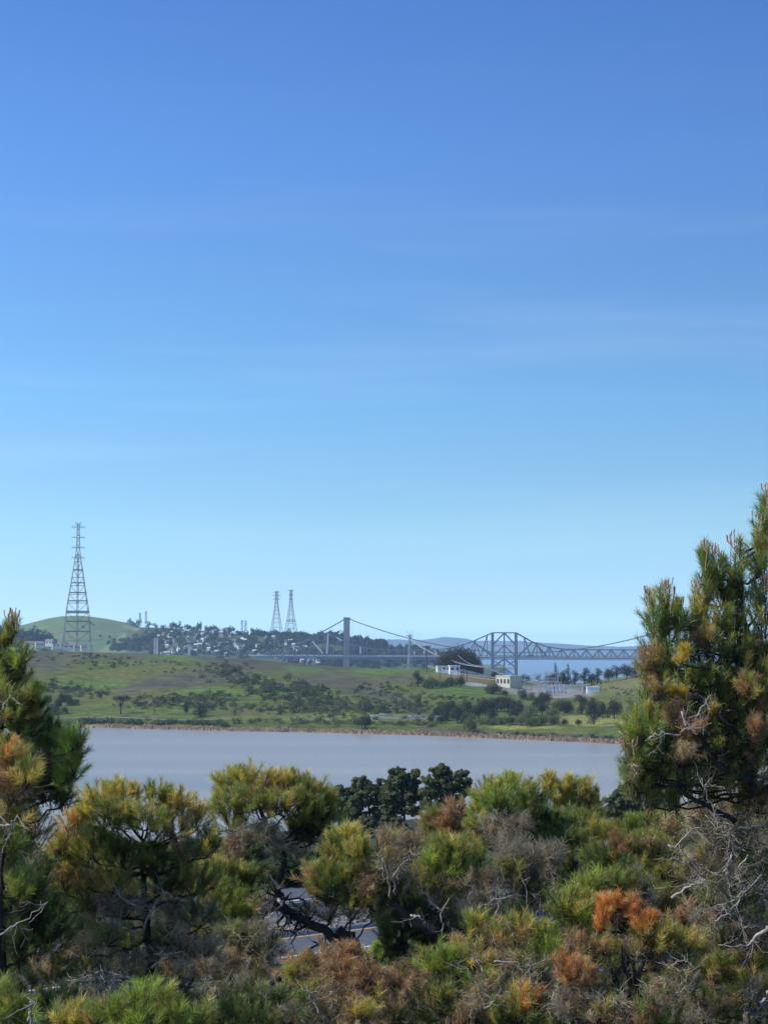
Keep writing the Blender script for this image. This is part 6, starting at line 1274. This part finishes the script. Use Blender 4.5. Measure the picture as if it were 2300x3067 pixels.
# light green bush left of the orange one
p = Pine('pine_tree', 'light green long needled young pine beside the orange topped one', 1760, 28); p.trunk_pts([(1790, 2980, 28), (1780, 2850, 28), (1775, 2760, 28)], 0.056, 0.019)
for a in [(1760, 2680, 50, 40, 28, ['lime', 'green', 'olive'], 1.2), (1830, 2650, 50, 36, 28.2, ['olive', 'lime', 'green'], 1.2), (1720, 2740, 50, 46, 27.8, ['lime', 'green', 'gold'], 1.2), (1780, 2760, 50, 46, 27.8, ['green', 'lime'], 1.2), (1690, 2720, 34, 36, 27.8, ['olive', 'green'], 1.1), (1730, 2800, 56, 30, 27.8, ['green', 'olive'], 1.1), (1890, 2650, 50, 36, 28.4, ['olive', 'grey', 'green'], 1.0), (1930, 2690, 40, 34, 28.4, ['grey', 'brown'], 1.0)]: p.clump(*a, L_=.3)
p.done()
# orange topped pine
p = Pine('pine_tree', 'dying pine with vivid orange needle tufts on top and dark thin stems', 1905, 25); p.trunk_pts([(1915, 3067, 25), (1905, 2960, 25), (1895, 2880, 25), (1880, 2820, 25), (1875, 2790, 25)], 0.043, 0.015)
for a in [(1815, 2725, 25, 25, 24.8, 'orange', 2.0), (1840, 2710, 26, 20, 24.8, 'orange', 2.0), (1870, 2725, 23, 20, 24.8, ['orange', 'rust'], 1.6), (1800, 2765, 19, 23, 24.8, 'orange', 1.9), (1850, 2750, 25, 19, 24.9, ['orange', 'brown'], 1.5), (1895, 2710, 13, 14, 24.9, ['orange', 'rust'], 1.4)]: p.clump(*a, part='orange_needles', L_=.2)
for a in [(1930, 2765, 19, 17, 24.7, 'orange', 1.8), (1955, 2760, 14, 14, 24.8, ['orange', 'rust'], 1.5), (1920, 2780, 14, 14, 24.7, ['rust', 'orange'], 1.4)]: p.clump(*a, part='orange_needles', L_=.2)
for a in [(1980, 2800, 50, 30, 24.8, ['olive', 'green', 'gold'], 1.3), (1950, 2830, 56, 40, 24.7, ['green', 'olive', 'gold'], 1.3), (2030, 2820, 46, 30, 24.8, ['gold', 'olive', 'rust'], 1.3), (2070, 2840, 46, 36, 24.9, ['olive', 'gold', 'brown'], 1.2), (2010, 2860, 50, 36, 24.8, ['olive', 'green'], 1.1), (1990, 2900, 46, 40, 24.7, ['grey', 'brown'], .8), (1900, 2850, 30, 30, 24.7, ['brown', 'grey', 'olive'], .7), (2060, 2760, 40, 40, 25.2, ['rust', 'brown', 'grey'], 1.1)]: p.clump(*a)
for q in ([(1905, 2980, 24.6), (1870, 2900, 24.6), (1860, 2830, 24.6)], [(1905, 2960, 24.6), (1925, 2880, 24.6), (1935, 2800, 24.6)], [(1910, 2990, 24.6), (1960, 2930, 24.6), (2010, 2880, 24.6)], [(1915, 3020, 24.6), (1860, 2960, 24.6), (1830, 2900, 24.6)]): p.dead_branch(q, .035, .012, part='stem', mat='bark', side=7)
for q in ([(1830, 2920, 24.4), (1780, 2900, 24.3), (1760, 2870, 24.3)], [(2000, 2900, 24.4), (2050, 2870, 24.4)], [(1990, 3000, 24.3), (2050, 2960, 24.3), (2060, 2900, 24.3)]): p.dead_branch(q, .016, .005, side=7)
p.done({'orange_needles': 'vivid orange dead needle tufts'})
# rust small clumps + bottom right mix
p = Pine('pine_tree', 'low pine with rust red tufts in front, left of the orange topped pine', 1720, 24.5); p.trunk_pts([(1740, 3067, 24.5), (1730, 2980, 24.5)], 0.037, 0.012)
for a in [(1690, 2890, 30, 26, 24.3, ['rust', 'orange'], 1.6), (1740, 2920, 34, 34, 24.2, ['rust', 'orange', 'brown'], 1.5), (1705, 2930, 34, 30, 24.2, ['rust', 'orange'], 1.5), (1720, 2820, 34, 32, 24.6, ['brown', 'rust'], 1.4), (1760, 2850, 34, 30, 24.6, ['brown', 'olive', 'rust'], 1.2), (1810, 2840, 34, 34, 24.6, ['brown', 'olive'], 1.0)]: p.clump(*a, part='rust_needles', L_=.2)
for a in [(1780, 2960, 60, 40, 24.4, ['brown', 'olive', 'grey'], 1.0), (1700, 3010, 70, 50, 24.2, ['grey', 'brown', 'grey'], 1.0), (1820, 3020, 80, 50, 24.1, ['brown', 'grey', 'olive'], 1.0), (1840, 2920, 50, 40, 24.8, ['grey', 'green'], .8), (1960, 2990, 70, 50, 24.3, ['grey', 'green', 'brown'], .9), (1900, 3050, 70, 40, 23.9, ['green', 'brown'], .9), (2030, 2960, 60, 60, 24.6, ['brown', 'grey', 'olive'], .9), (2010, 3050, 80, 50, 23.9, ['brown', 'grey', 'dark'], 1.0)]: p.clump(*a)
p.done({'rust_needles': 'rust red needle tufts'})
# bottom middle mixed
p = Pine('pine_tree', 'mixed green and brown pine at the bottom, right of the brown bush', 1480, 26); p.trunk_pts([(1480, 3067, 26), (1480, 2950, 26)], 0.056, 0.019)
for a in [(1430, 2775, 44, 34, 26.6, ['olive', 'gold', 'green'], 1.2), (1480, 2800, 50, 36, 26.4, ['olive', 'brown', 'green'], 1.2), (1560, 2790, 50, 36, 26.6, ['olive', 'green', 'gold'], 1.2), (1620, 2810, 50, 40, 26.6, ['lime', 'olive', 'green'], 1.3), (1540, 2840, 60, 40, 26.3, ['brown', 'rust', 'olive'], 1.2), (1640, 2860, 46, 40, 26.3, ['lime', 'green'], 1.3), (1380, 2840, 40, 30, 26.4, ['rust', 'brown', 'olive'], 1.3), (1300, 2880, 46, 44, 26.2, ['lime', 'green', 'olive'], 1.4), (1350, 2890, 40, 40, 26.1, ['green', 'lime'], 1.3), (1420, 2880, 56, 44, 26.1, ['olive', 'brown', 'green'], 1.2), (1500, 2900, 56, 44, 26, ['brown', 'olive', 'grey'], 1.2), (1580, 2900, 56, 44, 26, ['brown', 'green', 'grey'], 1.2), (1620, 2940, 46, 40, 25.8, ['dark', 'brown', 'grey'], 1.0), (1320, 2950, 44, 30, 25.9, ['dark', 'green', 'rust'], 1.0),
          (1440, 2960, 60, 40, 25.7, ['lime', 'olive', 'brown'], 1.0), (1520, 2970, 60, 44, 25.6, ['grey', 'green'], 1.0), (1420, 3030, 60, 50, 25.3, ['brown', 'grey', 'brown'], 1.1), (1500, 3050, 60, 44, 25.2, ['green', 'olive'], 1.1), (1560, 3000, 40, 34, 25.2, ['orange', 'rust', 'gold'], 1.6), (1600, 3010, 34, 30, 25.2, ['orange', 'rust'], 1.5), (1570, 3050, 60, 40, 25.2, ['olive', 'green', 'gold'], 1.2), (1640, 3040, 60, 50, 25.2, ['dark', 'green', 'grey'], 1.0), (1320, 3010, 60, 44, 25.4, ['olive', 'green', 'dark'], 1.1)]: p.clump(*a)
for q in ([(1480, 3000, 25.2), (1420, 2940, 25.2), (1400, 2900, 25.2)], [(1450, 3020, 25.1), (1490, 2990, 25.1), (1500, 2960, 25.1)], [(1590, 2960, 25.4), (1585, 2900, 25.4), (1590, 2870, 25.4)], [(1480, 2880, 25.6), (1560, 2885, 25.6)], [(1460, 2930, 25.4), (1430, 2880, 25.4), (1410, 2860, 25.4)], [(1660, 3060, 25), (1640, 3010, 25), (1670, 2960, 25)]): p.dead_branch(q, .018, .005, side=6)
p.done()
# bottom centre brown bush
p = Pine('dead_tree', 'dead pine covered in drooping pale brown needles at the bottom centre', 1020, 26, 'dead tree'); p.mat = M['greybark']; p.trunk_pts([(1050, 3067, 26), (1030, 2980, 26), (1020, 2900, 26)], 0.062, 0.019)
BRN = ['brown', 'rust', 'brown']
for a in [(1010, 2860, 46, 30, 26, BRN, 1.8), (1060, 2870, 40, 30, 26, BRN, 1.8), (970, 2890, 40, 30, 26, BRN, 1.7), (880, 2900, 34, 36, 26, ['brown', 'rust'], 1.6), (920, 2890, 34, 30, 26, ['brown', 'olive'], 1.5), (900, 2940, 50, 40, 25.8, ['brown', 'olive', 'green'], 1.4), (1010, 2920, 56, 40, 25.8, BRN, 1.8), (1080, 2920, 46, 40, 25.8, BRN, 1.7), (1130, 2930, 50, 36, 25.8, BRN, 1.5), (1180, 2960, 40, 36, 25.8, ['brown', 'rust'], 1.4), (960, 2960, 50, 40, 25.7, ['brown', 'olive'], 1.4), (1040, 2980, 60, 40, 25.6, BRN, 1.6), (1120, 2990, 60, 40, 25.6, ['brown', 'brown', 'olive'], 1.5), (980, 3020, 60, 40, 25.4, ['brown', 'grey', 'grey'], 1.3), (900, 3010, 50, 44, 25.4, ['brown', 'grey', 'green'], 1.0), (1080, 3040, 70, 40, 25.2, ['brown', 'brown', 'gold'], 1.5), (1180, 3040, 60, 44, 25.3, ['brown', 'dark'], 1.1), (1240, 2900, 50, 40, 26.6, ['brown', 'dark'], 1.0), (1240, 2980, 60, 50, 26.2, ['dark', 'brown'], 1.0)]: p.clump(*a, upw=.35)
p.dead_branch([(960, 3040, 25), (930, 2990, 25), (920, 2950, 25)], .02, .006); p.done()
# bright green shrub by gap, right
p = Pine('young_pine', 'small bright yellow green bush beside the road at the right of the gap', 1130, 60, 'bush'); p.trunk_pts([(1135, 2950, 60), (1130, 2900, 60)], 0.037, 0.019)
for a in [(1120, 2870, 44, 34, 60, ['lime', 'lime', 'gold'], .9), (1150, 2840, 30, 26, 60, ['lime'], .9), (1095, 2890, 26, 20, 60, ['lime'], .9)]: p.clump(*a, L_=.35)
p.done()
# bottom left fresh green tufts
p = Pine('pine_tree', 'fresh bright green pine top at the bottom, under the big rounded pine', 360, 20); p.trunk_pts([(370, 3140, 20), (360, 3060, 20)], 0.037, 0.012)
for a in [(440, 2985, 44, 34, 20, ['lime', 'green'], 1.4), (480, 3010, 50, 40, 20, ['lime', 'olive'], 1.4), (400, 3030, 50, 40, 19.8, ['lime', 'green'], 1.4), (340, 3040, 40, 34, 19.8, ['green', 'lime'], 1.3), (240, 3045, 44, 34, 20, ['olive', 'green', 'gold'], 1.4), (290, 3060, 40, 30, 19.8, ['olive', 'rust', 'green'], 1.3), (190, 3060, 36, 30, 20, ['olive', 'gold'], 1.3), (520, 3050, 50, 40, 19.8, ['lime', 'green'], 1.3), (440, 3070, 60, 34, 19.6, ['lime', 'green'], 1.3), (590, 3060, 40, 34, 20, ['green', 'olive'], 1.0)]: p.clump(*a, L_=.22)
p.done()
p = Pine('pine_tree', 'fresh bright green pine top in the bottom left corner', 20, 19); p.trunk_pts([(20, 3160, 19), (20, 3060, 19)], 0.031, 0.012)
for a in [(10, 2990, 40, 34, 19, ['lime', 'green'], 1.5), (45, 3030, 40, 34, 19, ['lime', 'olive'], 1.5), (0, 3050, 50, 40, 19, ['lime', 'green'], 1.4), (80, 3060, 30, 24, 19, ['green', 'lime'], 1.3)]: p.clump(*a, L_=.22)
p.dead_branch([(85, 3060, 18.8), (95, 3030, 18.8), (90, 3000, 18.8)], .02, .01, side=4); p.done()
# low dark tree bottom: fills under the crowns
p = Pine('pine_tree', 'low shaded green pine at the bottom between the fresh green top and the brown bush', 760, 24); p.trunk_pts([(760, 3140, 24), (750, 3060, 24)], 0.043, 0.012)
for a in [(650, 2990, 60, 40, 24.4, ['grey', 'dark', 'brown'], 1.0), (720, 2980, 60, 44, 24.4, ['dark', 'grey'], 1.0), (800, 3010, 60, 50, 24.2, ['green', 'dark', 'grey'], 1.1), (700, 3040, 70, 44, 24, ['green', 'dark'], 1.1), (620, 3050, 50, 40, 24, ['green', 'dark', 'grey'], 1.0), (860, 3050, 60, 40, 24, ['grey', 'brown', 'green'], 1.0), (770, 3060, 60, 34, 23.8, ['green', 'olive'], 1.0)]: p.clump(*a)
p.dead_branch([(840, 2930, 24.6), (760, 2965, 24.6), (680, 2950, 24.6)], .04, .015, part='dark_branch', mat='bark', side=8); p.done()


# further pines that close the stand between and behind the front ones, leaving the view down to the road open
def open_gap(x, y): return (835 < x < 1160 and 2740 < y < 2850) or (835 < x < 1000 and 2600 < y < 2850)
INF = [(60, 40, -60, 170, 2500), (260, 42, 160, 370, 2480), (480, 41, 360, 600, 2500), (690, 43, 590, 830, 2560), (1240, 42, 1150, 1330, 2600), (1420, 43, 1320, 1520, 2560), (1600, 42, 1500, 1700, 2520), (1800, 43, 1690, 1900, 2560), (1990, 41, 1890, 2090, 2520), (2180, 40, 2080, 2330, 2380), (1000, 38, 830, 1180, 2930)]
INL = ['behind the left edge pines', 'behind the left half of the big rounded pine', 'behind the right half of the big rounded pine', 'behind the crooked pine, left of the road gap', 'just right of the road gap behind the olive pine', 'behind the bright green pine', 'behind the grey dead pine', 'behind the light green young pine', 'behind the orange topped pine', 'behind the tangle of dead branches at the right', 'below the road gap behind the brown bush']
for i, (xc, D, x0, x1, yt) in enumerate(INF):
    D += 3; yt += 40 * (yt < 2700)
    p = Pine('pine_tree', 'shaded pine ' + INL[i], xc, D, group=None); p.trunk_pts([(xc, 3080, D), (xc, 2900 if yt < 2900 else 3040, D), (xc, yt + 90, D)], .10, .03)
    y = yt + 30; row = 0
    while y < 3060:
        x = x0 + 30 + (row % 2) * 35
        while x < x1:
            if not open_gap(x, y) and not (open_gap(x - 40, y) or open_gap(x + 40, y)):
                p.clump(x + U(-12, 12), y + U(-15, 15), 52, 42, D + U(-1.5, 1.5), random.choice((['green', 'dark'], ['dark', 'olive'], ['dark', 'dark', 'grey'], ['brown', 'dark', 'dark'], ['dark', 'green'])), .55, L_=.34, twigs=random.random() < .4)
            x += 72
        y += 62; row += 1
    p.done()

# undergrowth mass on the near hillside, keeps the ground from showing bare
bl = []
for i in range(2600):
    y = U(8, 82); x = U(-.24, .24) * y + U(-3, 3); s_ = (x - RP[0]) * RN[0] + (y - RP[1]) * RN[1]
    if s_ > -7: continue
    z = float(near_z(np.array(x), np.array(y))); r = U(.25, .7); bl.append((x, y, z + r * .5, r, r, r * .8))
V, Fc, C = leaf_cloud(bl, 42 * len(bl), .13, [(.045, .055, .02), (.06, .07, .025), (.10, .08, .05), (.05, .045, .03)], shell=.3)
tag(mesh_np('undergrowth', V, Fc, M['leaf'], col=C), label='tangled low undergrowth covering the near hillside below the pines', kind='stuff')
print('foreground tris', STAT[0])
